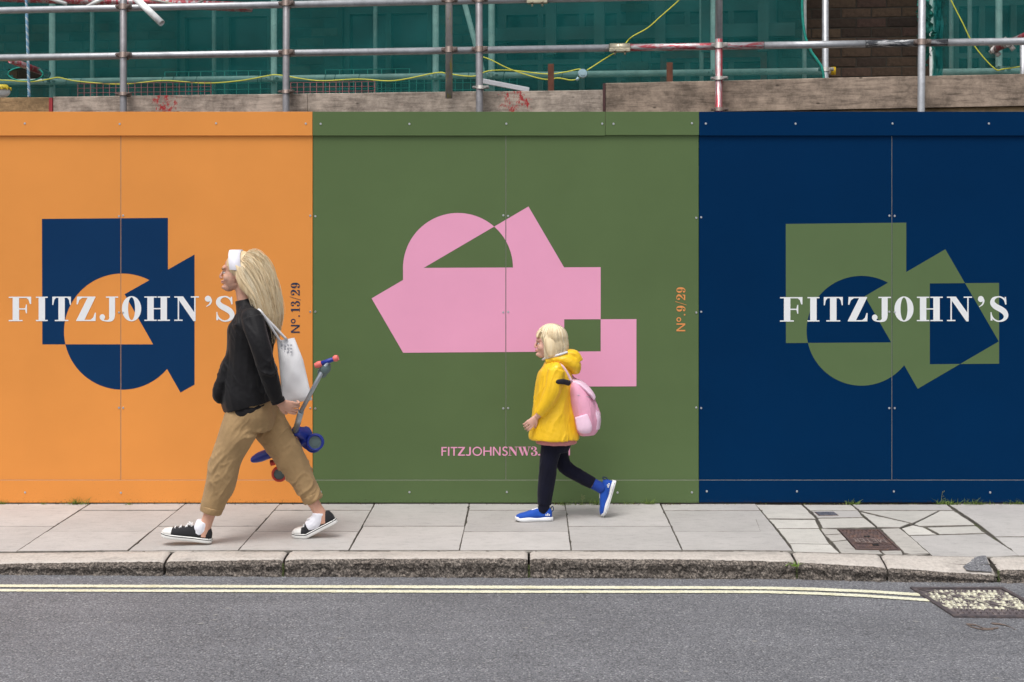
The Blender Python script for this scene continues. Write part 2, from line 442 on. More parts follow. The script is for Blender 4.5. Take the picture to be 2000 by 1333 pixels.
def plate(bm, c, u0, u1, v0, v1, z0, z1, zf, be=.0):
    q = [bilerp(c, u, v) for u, v in ((u0, v0), (u1, v0), (u1, v1), (u0, v1))]
    cc = sum(q, Vector((0, 0))) / 4
    t = [p + (cc - p) * be for p in q]
    lo = [bm.verts.new((p.x, p.y, zf(p.x, p.y) + z0)) for p in q]; hi = [bm.verts.new((p.x, p.y, zf(p.x, p.y) + z1)) for p in t]
    for i in range(4): bm.faces.new((lo[i], lo[(i + 1) % 4], hi[(i + 1) % 4], hi[i]))
    bm.faces.new(hi); bm.faces.new(lo[::-1])

# ---------------------------------------------------------------- lettering shapes (cap height 100)
def strk(pts, n=5):
    """pen stroke through (x, y, width) as overlapping quads"""
    c = cr(pts, n); L, Rr = [], []
    for i, p in enumerate(c):
        a = c[max(i - 1, 0)]; b = c[min(i + 1, len(c) - 1)]
        dx, dy = b[0] - a[0], b[1] - a[1]; l = math.hypot(dx, dy) or 1
        nx, ny = -dy / l, dx / l; w = p[2] / 2
        L.append((p[0] + nx * w, p[1] + ny * w)); Rr.append((p[0] - nx * w, p[1] - ny * w))
    return [('+', [L[i], L[i + 1], Rr[i + 1], Rr[i]]) for i in range(len(c) - 1)]
def ball(x, y, r): return ('+', ell(x, y, r, r, 18))
H_ = 5
def a_(p): return ('+', p)
def s_F(): return [a_(rc(16, 42, 0, 100)), a_(rc(0, 56, 0, H_)), a_(rc(0, 90, 100 - H_, 100)), a_([(91, 100), (70, 96), (80, 88), (86, 70), (91, 70)]), a_(rc(40, 70, 47.5, 52.5)), a_([(66, 50), (70, 32), (74, 32), (74, 68), (70, 68)])]
def s_I(): return [a_(rc(11, 37, 0, 100)), a_(rc(0, 48, 0, H_)), a_(rc(0, 48, 100 - H_, 100))]
def s_T(): return [a_(rc(25, 51, 0, 100)), a_(rc(10, 66, 0, H_)), a_(rc(0, 76, 100 - H_, 100)), a_([(76, 100), (60, 96), (68, 86), (72, 66), (76, 66)]), a_([(0, 100), (16, 96), (8, 86), (4, 66), (0, 66)])]
def s_Z(): return [a_([(46, 97), (77, 97), (32, 3), (0, 3)]), a_(rc(3, 77, 100 - H_, 100)), a_([(3, 100), (26, 96), (12, 86), (6, 68), (1, 68)]), a_(rc(0, 78, 0, H_)), a_([(78, 0), (56, 4), (68, 14), (75, 34), (79, 34)])]
def s_J(): return [a_(rc(42, 68, 24, 100)), a_(rc(28, 82, 100 - H_, 100)), ball(12, 16, 12)] + strk([(55, 26, 26), (52, 10, 22), (40, 1.5, 9), (24, 1, 5.5), (10, 6, 7), (3, 14, 7)])
def s_O(): return [a_(ell(40, 50, 40, 51.5)), ('-', ell(40, 50, 14.5, 47))]
def s_H(): return [a_(rc(12, 38, 0, 100)), a_(rc(66, 92, 0, 100)), a_(rc(0, 50, 0, H_)), a_(rc(54, 104, 0, H_)), a_(rc(0, 50, 95, 100)), a_(rc(54, 104, 95, 100)), a_(rc(37, 67, 47.5, 52.5))]
def s_N(): return [a_(rc(14, 19.5, 0, 100)), a_(rc(0, 34, 0, H_)), a_([(8, 100), (36, 100), (87, 27), (87, -1.5), (78, -1.5)]), a_(rc(81.5, 87, 0, 100)), a_(rc(67, 101, 95, 100)), a_(rc(0, 34, 95, 100))]
def s_q(): return [ball(13, 90, 12.5)] + strk([(20, 92, 9), (25, 82, 8), (20, 68, 6), (6, 58, 2.5)])
def s_S(): return strk([(66, 68, 3), (62, 86, 7), (48, 97, 6), (32, 98, 6), (16, 90, 14), (12, 74, 20), (24, 60, 23), (46, 48, 24), (62, 36, 23), (68, 20, 19), (60, 6, 12), (42, -1, 6), (26, 2, 6), (12, 14, 6), (5, 34, 3)]) + [a_([(62, 98), (68, 98), (70, 68), (65, 66)]), a_([(4, 36), (8, 36), (12, 2), (4, 2)])]
def s_W():
    o = []
    for x in (0, 46): o += [a_([(8 + x, 100), (34 + x, 100), (62 + x, 8), (54 + x, -2), (46 + x, -2)]), a_([(50 + x, -2), (55 + x, -2), (80 + x, 98), (74 + x, 98)])]
    return o + [a_(rc(0, 44, 95, 100)), a_(rc(50, 88, 95, 100)), a_(rc(108, 140, 95, 100))]
def s_1(): return [a_(rc(18, 42, 0, 100)), a_(rc(2, 58, 0, H_)), a_([(0, 84), (20, 100), (30, 100), (30, 88), (2, 80)])]
def s_2(): return [ball(16, 72, 12)] + strk([(6, 76, 5), (14, 94, 6), (34, 98, 8), (52, 88, 19), (58, 72, 23), (50, 54, 20), (30, 34, 10), (10, 14, 6), (4, 4, 5)]) + [a_(rc(2, 62, 0, 14)), a_([(66, 34), (61, 34), (50, 12), (64, 0)])]
def s_3(): return [ball(14, 78, 11), ball(13, 22, 12)] + strk([(5, 82, 5), (16, 97, 5), (34, 98, 8), (50, 88, 18), (52, 74, 20), (42, 58, 10), (24, 52, 5)]) + strk([(24, 52, 5), (44, 50, 9), (58, 38, 20), (60, 24, 23), (50, 7, 15), (30, 0, 7), (12, 5, 6), (3, 18, 5)])
def s_9(): return [a_(ell(31, 67, 31, 34)), ('-', ell(31, 67, 10, 29)), ball(14, 16, 11)] + strk([(52, 62, 20), (52, 36, 20), (44, 12, 12), (28, 1, 6), (12, 4, 5), (4, 14, 5)])
def s_sl(): return [a_([(0, -14), (5, -14), (42, 114), (37, 114)])]
def s_dot(): return [ball(8, 8, 10)]
W_ = 14
def b_F(): return [a_(rc(0, W_, 0, 100)), a_(rc(0, 54, 100 - W_, 100)), a_(rc(0, 48, 46, 46 + W_))]
def b_I(): return [a_(rc(0, W_, 0, 100))]
def b_T(): return [a_(rc(25, 25 + W_, 0, 100)), a_(rc(0, 64, 100 - W_, 100))]
def b_Z(): return [a_(rc(2, 66, 100 - W_, 100)), a_(rc(0, 67, 0, W_)), a_([(0, W_), (0, 8), (18, 8), (66, 88), (66, 92), (48, 92)])]
def b_J(): return [a_(rc(28, 42, 28, 100))] + strk([(35, 30, 14), (32, 12, 14), (18, 5, 14), (2, 12, 14)])
def b_O(): return [a_(ell(52, 50, 52, 52)), ('-', ell(52, 50, 38, 38))]
def b_H(): return [a_(rc(0, W_, 0, 100)), a_(rc(62, 62 + W_, 0, 100)), a_(rc(0, 76, 44, 44 + W_))]
def b_N(): return [a_(rc(0, W_, 0, 100)), a_(rc(66, 66 + W_, 0, 100)), a_([(0, 100), (16, 100), (80, 0), (64, 0)])]
def b_S(): return strk([(54, 84, 14), (42, 95, 14), (24, 94, 14), (13, 80, 14), (20, 60, 14), (42, 48, 14), (54, 28, 14), (42, 8, 14), (22, 5, 14), (6, 20, 14)])
def b_C(): return strk([(88, 76, 14), (68, 92, 14), (42, 93, 14), (16, 76, 14), (7, 50, 14), (16, 24, 14), (42, 7, 14), (68, 8, 14), (88, 24, 14)])
def b_M(): return [a_(rc(0, W_, 0, 100)), a_(rc(86, 86 + W_, 0, 100)), a_([(0, 100), (14, 100), (57, 18), (43, 18)]), a_([(86, 100), (100, 100), (57, 18), (43, 18)])]
def b_o(): return [a_(ell(26, 74, 27, 27)), ('-', ell(26, 74, 15, 15))]
def b_E(): return [a_(rc(0, 16, 0, 100)), a_(rc(0, 60, 84, 100)), a_(rc(0, 54, 42, 58)), a_(rc(0, 60, 0, 16))]
def b_R(): return [a_(rc(0, 16, 0, 100)), a_(rc(0, 40, 84, 100)), a_(rc(0, 40, 42, 56)), a_([(30, 50), (48, 50), (68, 0), (50, 0)])] + strk([(38, 92, 16), (56, 84, 16), (56, 58, 16), (38, 50, 14)])
def b_W(): return [a_([(0, 100), (16, 100), (40, 0), (26, 0)]), a_([(26, 0), (40, 0), (64, 100), (50, 100)]), a_([(50, 100), (64, 100), (88, 0), (74, 0)]), a_([(74, 0), (88, 0), (112, 100), (98, 100)])]
def b_A(): return [a_([(0, 0), (16, 0), (50, 100), (36, 100)]), a_([(70, 0), (86, 0), (50, 100), (36, 100)]), a_(rc(16, 70, 26, 40))]

# ------------------------------------------------------------------ kerb
def kerbmat(name, top):
    m, nt, b, out = NM(name); v = coords(nt)
    if top:
        c = ramp(nt, noi(nt, v, 60, 5, .8), [(.3, (.36, .32, .29)), (.5, (.50, .455, .41)), (.7, (.58, .53, .48))])
        c = mix(nt, 1, c, ramp(nt, noi(nt, coords(nt, (1, 3, 1)), 4, 6, .75), [(.5, 1.0), (.72, .62)]), 'MULTIPLY')
        b.inputs['Roughness'].default_value = .8; bump(nt, b, noi(nt, v, 120, 5), .6, .004)
    else:
        c = ramp(nt, noi(nt, v, 85, 6, .8), [(.36, (.018, .016, .015)), (.46, (.085, .075, .068)), (.55, (.22, .195, .175)), (.66, (.50, .45, .40))])
        c = mix(nt, 1, c, ramp(nt, noi(nt, v, 9, 5, .7), [(.3, (.75, .70, .66)), (.7, (1.05, 1.02, .98))]), 'MULTIPLY')
        b.inputs['Roughness'].default_value = .95; bump(nt, b, noi(nt, v, 70, 6), 1.0, .012)
    nt.links.new(c, b.inputs['Base Color']); return m
A_KT = kerbmat('granite_top', True); A_KF = kerbmat('granite_rough_face', False)
kerb = thing('kerb', 'rough granite kerb stones between pavement and road', None, (0, -1.4, -.05), kind='structure')
KJ = [-420, -180, 320, 553, 1033, 1557, 1735, 1951, 2180, 2460]
for a, b in zip(KJ, KJ[1:]):
    x0 = xk(a) + .006; x1 = xk(b) - .006; cracked = (a, b) in ((1557, 1735), (1735, 1951))
    if a == 1735: x0 = xk(a) + .003
    nx = int((x1 - x0) / .009); bm = bmesh.new(); prof = []
    rows = []
    for i in range(nx + 1):
        x = x0 + (x1 - x0) * i / nx; xx = min(max(x, x0 + .012), x1 - .012); zt = kerb_z(xx); zbk = pave_edge(xx); zr = road_z(x)
        if b == 1951: zt = interp(x, [x0, x1], [kerb_z(x0), zk(1125)])
        if a == 1951: zt = zk(1113)
        e = min(x - x0, x1 - x); rd = max(0, .02 - e) * .5          # rounded ends
        ar = noise.noise(Vector((x * 3, a, 0))) * .006
        col = []
        H = zt - zr + .03
        prf = [(-1.3165, -.006), (-1.325, 0), (-1.36, 0), (-1.40, .001), (-1.435, 0), (-1.452, -.002), (-1.466, -.007), (-1.477, -.014)]
        nf = 10
        for k in range(1, nf + 1): prf.append((-1.485 - .004 * math.sin(k * 1.1), -.014 - (H - .014) * k / nf))
        for k, (y, dz) in enumerate(prf):
            face = k >= 7
            tt = max(0, min(1, (-y - 1.325) / .15)); zs = zbk * (1 - tt) + zt * tt
            p = Vector((x, y - rd * -1 + (ar if k > 3 else 0), zs + dz - (rd if not face else rd * .4)))
            n = Vector((x * 34, y * 34, p.z * 34 + a)); n2 = n * 2.1
            amp = .013 if face else (.0035 if k >= 5 else .0012)
            d = (noise.noise(n) + .6 * noise.noise(n2) + .3 * noise.noise(n2 * 2)) * amp
            p += (Vector((0, -1, .1)) if face else Vector((0, -.2, 1))) * d
            if face and k < 10: p.x += noise.noise(n2 + Vector((9, 1, 3))) * .002
            col.append(bm.verts.new(p))
        rows.append(col)
    for r0, r1 in zip(rows, rows[1:]):
        for k in range(len(r0) - 1):
            f = bm.faces.new((r0[k], r0[k + 1], r1[k + 1], r1[k])); f.smooth = k < 6; f.material_index = 1 if k >= 6 else 0
    for r_, fl in ((rows[0], 1), (rows[-1], -1)):
        lo = bm.verts.new((r_[0].co.x, r_[0].co.y, r_[-1].co.z)); f = bm.faces.new((r_ + [lo])[::-fl]); f.material_index = 1
    obj('kerb_stone', bm, [A_KT, A_KF], kerb)
bm = bmesh.new()                                           # dark soil seen down the joints
for i, x in enumerate([-30] + [xk(a) for a in KJ] + [30]): pass
quad(bm, [(-30, -1.40, -.2), (30, -1.40, -.2), (30, -1.40, -.05), (-30, -1.40, -.05)])
quad(bm, [(-30, -1.47, -.1), (30, -1.47, -.1), (30, -1.31, -.075), (-30, -1.31, -.075)])
obj('kerb_bedding', bm, A_JOINT, kerb)
# tarmac patch over the worn kerb end
g = [gxy(1500 + x / 4, 960 + y / 4) for x, y in [(1525, 545), (1580, 530), (1622, 516), (1700, 510), (1735, 545), (1770, 575), (1805, 622), (1778, 630), (1700, 618), (1625, 604), (1580, 575)]]
def tz(x, y):
    t = max(0, min(1, (-y - 1.325) / .15)); return (pave_edge(x) * (1 - t) + interp(x, [xk(1735), xk(1951)], [kerb_z(xk(1735)), zk(1125)]) * t if y < -1.31 else pave_z(x, y)) + .007 + .002 * noise.noise(Vector((x * 30, y * 30, 0)))
bm = bmesh.new(); q = []
for i in range(len(g)):
    a = Vector(g[i]); b = Vector(g[(i + 1) % len(g)])
    for k in range(5):
        p = a.lerp(b, k / 5); q.append((p.x + rnd.uniform(-.003, .003), max(-1.46, p.y + rnd.uniform(-.003, .003))))
add_planar(bm, [('+', q)], lambda x, y: (x, y, tz(x, y)))
props(obj('tarmac_patch', bm, A_ASPH), 'dark tarmac patch on the worn pavement edge', kind='structure')

# ------------------------------------------------------------------ meter cover
mc = zz([(690, 452), (1040, 458), (868, 299), (552, 298)])
o = thing('meter_cover', 'rusty brown iron cover reading METER set in the pavement', 'meter cover', (mc[0][0], mc[0][1], 0))
pz = lambda x, y: pave_z(x, y)
bm = bmesh.new()
for u0, u1, v0, v1 in ((0, 1, 0, .035), (0, 1, .965, 1), (0, .045, .036, .964), (.955, 1, .036, .964)): plate(bm, mc, u0, u1, v0, v1, -.02, .002, pz)
obj('frame', bm, A_RUST, o)
bm = bmesh.new(); plate(bm, mc, .055, .945, .045, .955, -.02, -.003, pz); obj('lid', bm, A_RUST, o)
bm = bmesh.new()
for j, v in enumerate((.40, .50, .58, .66, .74, .82, .90)):
    if .40 <= v <= .56: continue
    for i in range(9):
        u = .09 + i * .095 + (.03 if j % 2 else 0)
        if u < .9: plate(bm, mc, u, u + .055, v, v + .045, -.003, .0025, pz, .2)
for i in range(8): plate(bm, mc, .10 + i * .1, .16 + i * .1, .215, .245, -.003, .0025, pz, .2)
plate(bm, mc, .07, .93, .262, .272, -.003, .002, pz)
for i in range(16): plate(bm, mc, .12 + i * .047, .15 + i * .047, .085, .15, -.003, .002, pz, .1)
t = obj('tread_pattern', bm, A_RUST, o); t['kind'] = 'stuff'
bm = bmesh.new()
def up_text(glyphs, u_right, dv0, dv1, wtot):               # reads from the hoarding side: upside down from here
    tot = sum(w for _, w in glyphs); u = u_right
    for gfn, w in glyphs:
        ov, keep = planar(gfn()); k = wtot / tot
        m = {}
        top = []
        for f in keep:
            for h in (.0035,):
                q = []
                for i in f:
                    if i not in m:
                        uu = u - ov[i].x * k; v_ = dv1 - ov[i].y / 100 * (dv1 - dv0); p = bilerp(mc, uu, v_); m[i] = bm.verts.new((p.x, p.y, pz(p.x, p.y) + h))
                    q.append(m[i])
                bm.faces.new(q)
        u -= w * k
up_text([(b_M, 118), (b_E, 76), (b_T, 80), (b_E, 76), (b_R, 70)], .86, .31, .50, .74)
obj('raised_lettering', bm, M('worn_iron_edge', (.34, .27, .24), .5, .25, 30, metal=.3), o)
A_SLOT = M('slot_black', (.01, .01, .01), .9)
for v in (.20, .60):
    bm = bmesh.new(); plate(bm, mc, .46, .60, v, v + .05, -.002, .0032, pz); obj('lifting_slot', bm, A_SLOT, o)
sc_ = zz([(398, 193), (552, 191), (513, 163), (360, 165)])
o = thing('stopcock_cover', 'small blue grey iron cover near the blue hoarding', 'stopcock cover', (sc_[0][0], sc_[0][1], 0))
bm = bmesh.new(); plate(bm, sc_, 0, 1, 0, 1, -.01, .003, pz); obj('frame', bm, A_RUST, o)
bm = bmesh.new(); plate(bm, sc_, .06, .94, .08, .92, 0, .0055, pz); obj('lid', bm, A_IRONB, o)
bm = bmesh.new()
for i in range(6): plate(bm, sc_, .15 + i * .12, .20 + i * .12, .25, .75, .004, .0075, pz)
obj('raised_lettering', bm, A_IRONB, o)['kind'] = 'stuff'

# ------------------------------------------------------------------ road manhole
mh = [GR(1866, 1206), GR(2062, 1208), GR(1957, 1150.5), GR(1782, 1151)]
mh = [(p.x, p.y) for p in mh]
rz = lambda x, y: road_z(x)
ym = GR(1900, 1168).y; yb = GR(1900, 1190).y
A_MH = iron('road_cover_iron', (.14, .115, .12), (.21, .17, .16), (-2.31 if False else GR(1930, 1192).y, GR(1930, 1158).y, 0.0, .50, (.64, .61, .47)))
A_MHN = iron('road_cover_stud', (.12, .10, .105), (.20, .165, .155), (GR(1930, 1194).y, GR(1930, 1157).y, 0.0, .44, (.68, .66, .52)))
A_MHD = iron('road_frame_iron', (.10, .085, .09), (.17, .13, .12))
o = thing('manhole_cover', 'large rectangular iron manhole cover with cream paint in the road', 'manhole cover', (mh[0][0], mh[0][1], road_z(mh[0][0])))
bm = bmesh.new()
for u0, u1, v0, v1 in ((-.02, 1.02, -.02, .035), (-.02, 1.02, .965, 1.02), (-.02, .03, .036, .964), (.97, 1.02, .036, .964)): plate(bm, mh, u0, u1, v0, v1, -.02, .009, rz)
obj('frame', bm, A_MHD, o)
for half in (0, 1):
    bm = bmesh.new()
    a, b, c, d = [bilerp(mh, u, v) for u, v in ((.045, .05), (.955, .05), (.955, .95), (.045, .95))]
    k = .02
    tri = [a, b - (b - a) * 2 * k, d - (d - a) * k] if half == 0 else [b + (c - b) * k, c, d + (c - d) * 2 * k]
    lo = [bm.verts.new((p.x, p.y, rz(p.x, 0) - .01)) for p in tri]; hi = [bm.verts.new((p.x, p.y, rz(p.x, 0) + .004)) for p in tri]
    for i in range(3): bm.faces.new((lo[i], lo[(i + 1) % 3], hi[(i + 1) % 3], hi[i]))
    bm.faces.new(hi); obj('lid', bm, A_MH, o)
bm = bmesh.new()
for j in range(9):
    for i in range(15):
        u = .07 + i * .059 + (.02 if j % 2 else 0); v = .08 + j * .098
        if abs(u + .02 + v - 1) < .055 or u > .93: continue
        plate(bm, mh, u, u + .032, v, v + .05, .003, .010, rz, .3)
obj('tread_pattern', bm, A_MHN, o)['kind'] = 'stuff'
bm = bmesh.new(); quad(bm, [(*bilerp(mh, u, v), rz(bilerp(mh, u, v).x, 0) + .0025) for u, v in ((.03, .035), (.97, .035), (.97, .965), (.03, .965))])
obj('recess', bm, M('dark_recess', (.03, .027, .025), .95), o)  # one dark sheet below the lids, showing in their seams
# scar in the tarmac below the cover
bm = bmesh.new()
for pts in ([(1888, 1221), (1905, 1222), (1925, 1229), (1950, 1228)], [(1893, 1224), (1915, 1230), (1940, 1231)], [(1937, 1219), (1962, 1222), (1985, 1232)]):
    c = cr([GR(*p) for p in pts], 5)
    for i in range(len(c) - 1):
        w = .010 * (1 - i / len(c)) + .003 + rnd.uniform(0, .006); a = Vector(c[i]); b = Vector(c[i + 1]); 
        zf = .003 + .0006 * rnd.random(); quad(bm, [(a.x, a.y - w, a.z + zf), (b.x, b.y - w, b.z + zf), (b.x, b.y + w, b.z + zf), (a.x, a.y + w, a.z + zf)])
props(obj('road_scar', bm, M('scar_rust', (.15, .11, .09), .9, .5, 60)), 'small rusty scar in the asphalt below the manhole cover', kind='structure')

# ------------------------------------------------------------------ hoarding
def boardmat(name, c, rough=.5):
    m, nt, b, out = NM(name); v = coords(nt)
    n = ramp(nt, noi(nt, v, 1.1, 4, .6), [(.3, tuple(x * .94 for x in c)), (.7, tuple(x * 1.05 for x in c))])
    scuff = ramp(nt, noi(nt, coords(nt, (1, 1, 9)), 26, 6, .75), [(.60, 0.0), (.80, .16)])
    col = mix(nt, scuff, n, tuple(min(.8, x * 1.5 + .06) for x in c))
    nt.links.new(col, b.inputs['Base Color'])
    r = ramp(nt, noi(nt, v, 4, 4), [(.3, rough - .06), (.7, rough + .08)]); nt.links.new(r, b.inputs['Roughness'])
    b.inputs['Specular IOR Level'].default_value = .16
    bump(nt, b, noi(nt, v, 2.4, 3), .2, .02)
    if c[0] < .01: b.inputs['Specular IOR Level'].default_value = .04
    return m
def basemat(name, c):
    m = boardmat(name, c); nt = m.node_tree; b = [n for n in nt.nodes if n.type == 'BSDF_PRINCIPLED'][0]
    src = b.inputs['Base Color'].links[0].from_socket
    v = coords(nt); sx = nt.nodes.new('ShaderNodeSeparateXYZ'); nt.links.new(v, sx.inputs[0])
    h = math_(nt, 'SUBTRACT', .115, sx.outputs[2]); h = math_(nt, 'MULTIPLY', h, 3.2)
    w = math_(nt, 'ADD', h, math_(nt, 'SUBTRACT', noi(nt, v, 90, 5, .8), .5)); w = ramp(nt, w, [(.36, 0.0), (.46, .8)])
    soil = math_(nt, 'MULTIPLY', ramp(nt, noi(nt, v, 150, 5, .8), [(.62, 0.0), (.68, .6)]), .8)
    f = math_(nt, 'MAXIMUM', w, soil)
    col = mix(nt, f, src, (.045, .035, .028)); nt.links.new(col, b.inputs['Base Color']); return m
C_OR = (.77, .295, .066); C_GR = (.102, .156, .062); C_NV = (.0004, .0235, .082); C_PK = (.83, .36, .54)
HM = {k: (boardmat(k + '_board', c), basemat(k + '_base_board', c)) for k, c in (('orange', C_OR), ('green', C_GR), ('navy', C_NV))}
A_EDGE = M('pale_or_lit_edge', (.30, .29, .26), .8, .15, 30)
A_SCREW = M('zinc_screw', (.62, .63, .66), .35, .1, 50, metal=.85)
bm = bmesh.new()
cyl(bm, (0, -.0026, 0), (0, 0, 0), .0060, 12, r2=.0072)
for s in (0, 1):
    if s: box(bm, -.0012, .0012, -.0030, -.0022, -.004, .004)
    else: box(bm, -.004, .004, -.0031, -.0021, -.0012, .0012)
scr = bpy.data.meshes.new('screw'); bm.to_mesh(scr); bm.free(); scr.materials.append(A_SCREW)
ZT = P(0, 219).z; ZC = P(0, 265.5).z; ZB = P(0, 938).z; Z0 = P(0, 982).z
def X(px): return P(px, 0, 0).x
def Zp(py): return P(0, py, 0).z
SEC = [('orange', 'bright orange hoarding section with navy emblem, left of the green one', [-518, -141, 236, 611], [-518, -141, 611]),
       ('green', 'olive green hoarding section with pink geometric emblem, between orange and blue', [611, 988, 1365], [611, 1182, 1365]),
       ('navy', 'dark navy blue hoarding section with green emblem, right of the green one', [1365, 1742, 2119, 2496], [1365, 1930 + 189, 2496])]
HO = {}
for key, lab, js, cj in SEC:
    h = thing('hoarding_section', lab, 'hoarding', (X((js[0] + js[-1]) / 2), 0, 0), 'painted hoarding sections along the pavement'); HO[key] = h
    for a, b in zip(js, js[1:]):
        bm = bmesh.new(); box(bm, X(a) + .0018, X(b) - .0018, 0, .018, ZB - .03, ZC + .03, bevel=.0006); obj('board', bm, HM[key][0], h)
    for a in js[1:-1] if key != 'green' else [988]:
        bm = bmesh.new(); box(bm, X(a) - .03, X(a) + .03, .0185, .06, ZB, ZC); obj('batten', bm, A_EDGE, h)
        bm = bmesh.new(); box(bm, X(a) - .0011, X(a) + .0011, .0012, .0175, ZB + .004, ZC - .002); obj('joint_strip', bm, A_EDGE, h)
    for n_, (a, b) in enumerate(zip(cj, cj[1:])):
        dz = .003 if (key == 'green' and n_ == 1) else 0
        bm = bmesh.new(); box(bm, X(a) + .001, X(b) - .001, -.014, -.0005, ZC + dz, ZT, bevel=.0008); obj('top_board', bm, HM[key][0], h)
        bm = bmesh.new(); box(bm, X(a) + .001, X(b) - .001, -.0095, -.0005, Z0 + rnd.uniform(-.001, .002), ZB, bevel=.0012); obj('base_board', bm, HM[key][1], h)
        bm = bmesh.new(); box(bm, X(a) + .001, X(b) - .001, -.0090, -.002, ZB + .0002, ZB + .0011); obj('pale_or_lit_edge', bm, A_EDGE, h)  # thin pale strip painting the lit top edge of the base board
def sect(px): return HO['orange'] if px < 611 else (HO['green'] if px < 1365 else HO['navy'])
for px in (-327, -136, 50, 235, 423, 598, 627, 800, 989, 1176, 1198, 1351, 1378, 1553, 1742, 1930, 2110, 2300):
    inst('screw', scr, sect(px), (X(px), -.014, Zp(242 + rnd.uniform(-1, 1))), (0, rnd.uniform(0, 3), 0))
for px in (-330, -137, 50, 237, 430, 598, 627, 800, 990, 1206, 1351, 1380, 1556, 1745, 1933, 2112, 2300):
    inst('screw', scr, sect(px), (X(px), -.0095, Zp(961 + rnd.uniform(-1.5, 1.5))), (0, rnd.uniform(0, 3), 0))
for a, b in ((-146, -136), (232.5, 240.5), (606, 616), (983, 992.5), (1360, 1369.5), (1737, 1747.5), (2114, 2124)):
    for py in (422, 610, 797.5):
        for p in (a, b): inst('screw', scr, sect(p), (X(p), 0, Zp(py + rnd.uniform(-1, 1) + (3 if p > 1355 and py < 500 and p < 1372 else 0))), (0, rnd.uniform(0, 3), 0))
bm = bmesh.new(); box(bm, X(-518), X(2496), .004, .05, -.05, .012)      # dark strip under the boards, painting the shade of the gap
obj('gap_shade', bm, M('gap_shade_dark', (.05, .04, .03), .9), HO['green'])

V_NAVY = M('vinyl_navy', (.0045, .034, .105), .5, .05, 2, spec=.07); V_PINK = M('vinyl_pink', C_PK, .45, .03, 2, spec=.35)
V_GREEN = M('vinyl_green', (.104, .160, .066), .5, .04, 2, spec=.2); V_WHITE = M('vinyl_white', (.80, .82, .83), .5, .02, 3)
V_ORANGE = M('vinyl_orange', (.74, .28, .08), .45, .03, 2); V_DNAVY = M('vinyl_dark_navy', (.010, .030, .075), .4, .05, 2)
def onboard(dy): return lambda x, y: (X(x), -dy, Zp(y))
def emblem(ops, m, key, gaps=()):
    bm = bmesh.new(); add_planar(bm, ops + [('-', rc(g_ - .8, g_ + .8, 100, 900)) for g_ in gaps], onboard(.0008))
    for f in bm.faces: 
        if f.normal.y > 0: f.normal_flip()
    obj('emblem', bm, m, HO[key])
emblem([('+', [(82, 428), (328, 426), (328, 673), (82.7, 673)]), ('x', ell(239, 648, 114, 113.5, 96)), ('+', [(243.5, 575), (380, 497.5), (380, 751.5), (352.5, 767)])], V_NAVY, 'orange', (236,))
emblem([('+', ell(894.5, 524, 107.4, 107.6, 96)), ('x', [(725.8, 583.3), (1032.2, 403.8), (1101.6, 522.5), (1160, 623), (1000, 687.5), (787.4, 689.4)]), ('+', [(787.2, 523.8), (1173.2, 522.3), (1173.2, 686.7), (787.4, 689.4)]), ('x', [(1102, 624.2), (1243, 623.7), (1243, 755), (1102, 755.5)])], V_PINK, 'green', (988,))
emblem([('+', [(1534.6, 437.8), (1770, 435.3), (1770, 669), (1535, 670.5)]), ('x', ell(1682.5, 646.5, 107.2, 107.2, 96)), ('+', [(1689, 579), (1846.3, 487.3), (1950.7, 667.3), (1792.3, 759.8)]), ('x', [(1816, 554), (1951.3, 553), (1951.3, 710.8), (1816, 711.8)])], V_GREEN, 'navy', (1742,))
def letters(name, m, key, items, fn, dy=.0016):
    for gfn, ox, sx, sy in items:
        bm = bmesh.new()
        ov, keep = planar(gfn())
        vv = {}
        for f in keep:
            q = []
            for i in f:
                if i not in vv:
                    a, b = fn(ox + ov[i].x * sx, ov[i].y * sy); vv[i] = bm.verts.new((X(a), -dy, Zp(b)))
                q.append(vv[i])
            bm.faces.new(q)
        bm.normal_update()
        for f in bm.faces:
            if f.normal.y > 0: f.normal_flip()
        obj(name, bm, m, HO[key])
W0 = [(s_F, 52, 185, 91), (s_I, 213, 283, 48), (s_T, 310, 420, 76), (s_Z, 452, 568, 79), (s_J, 590, 700, 82), (s_O, 722, 836, 80), (s_H, 855, 1006, 104), (s_N, 1032, 1178, 101), (s_q, 1212, 1252, 27), (s_S, 1275, 1387, 77)]
letters('letter', V_WHITE, 'orange', [(f, a / 3.03, (b - a) / w / 3.03, .478) for f, a, b, w in W0], lambda x, y: (x, 627.8 - y - (x - 17) * .0022))
W1 = [(s_F, 152, 306, 91), (s_I, 340, 422, 48), (s_T, 452, 582, 76), (s_Z, 617, 752, 79), (s_J, 782, 912, 82), (s_O, 936, 1067, 80), (s_H, 1090, 1267, 104), (s_N, 1296, 1468, 101), (s_q, 1507, 1550, 27), (s_S, 1588, 1715, 77)]
letters('letter', V_WHITE, 'navy', [(f, 1480 + a / 3.508, (b - a) / w / 3.508, .478) for f, a, b, w in W1], lambda x, y: (x, 628.6 - y - (x - 1523) * .003))
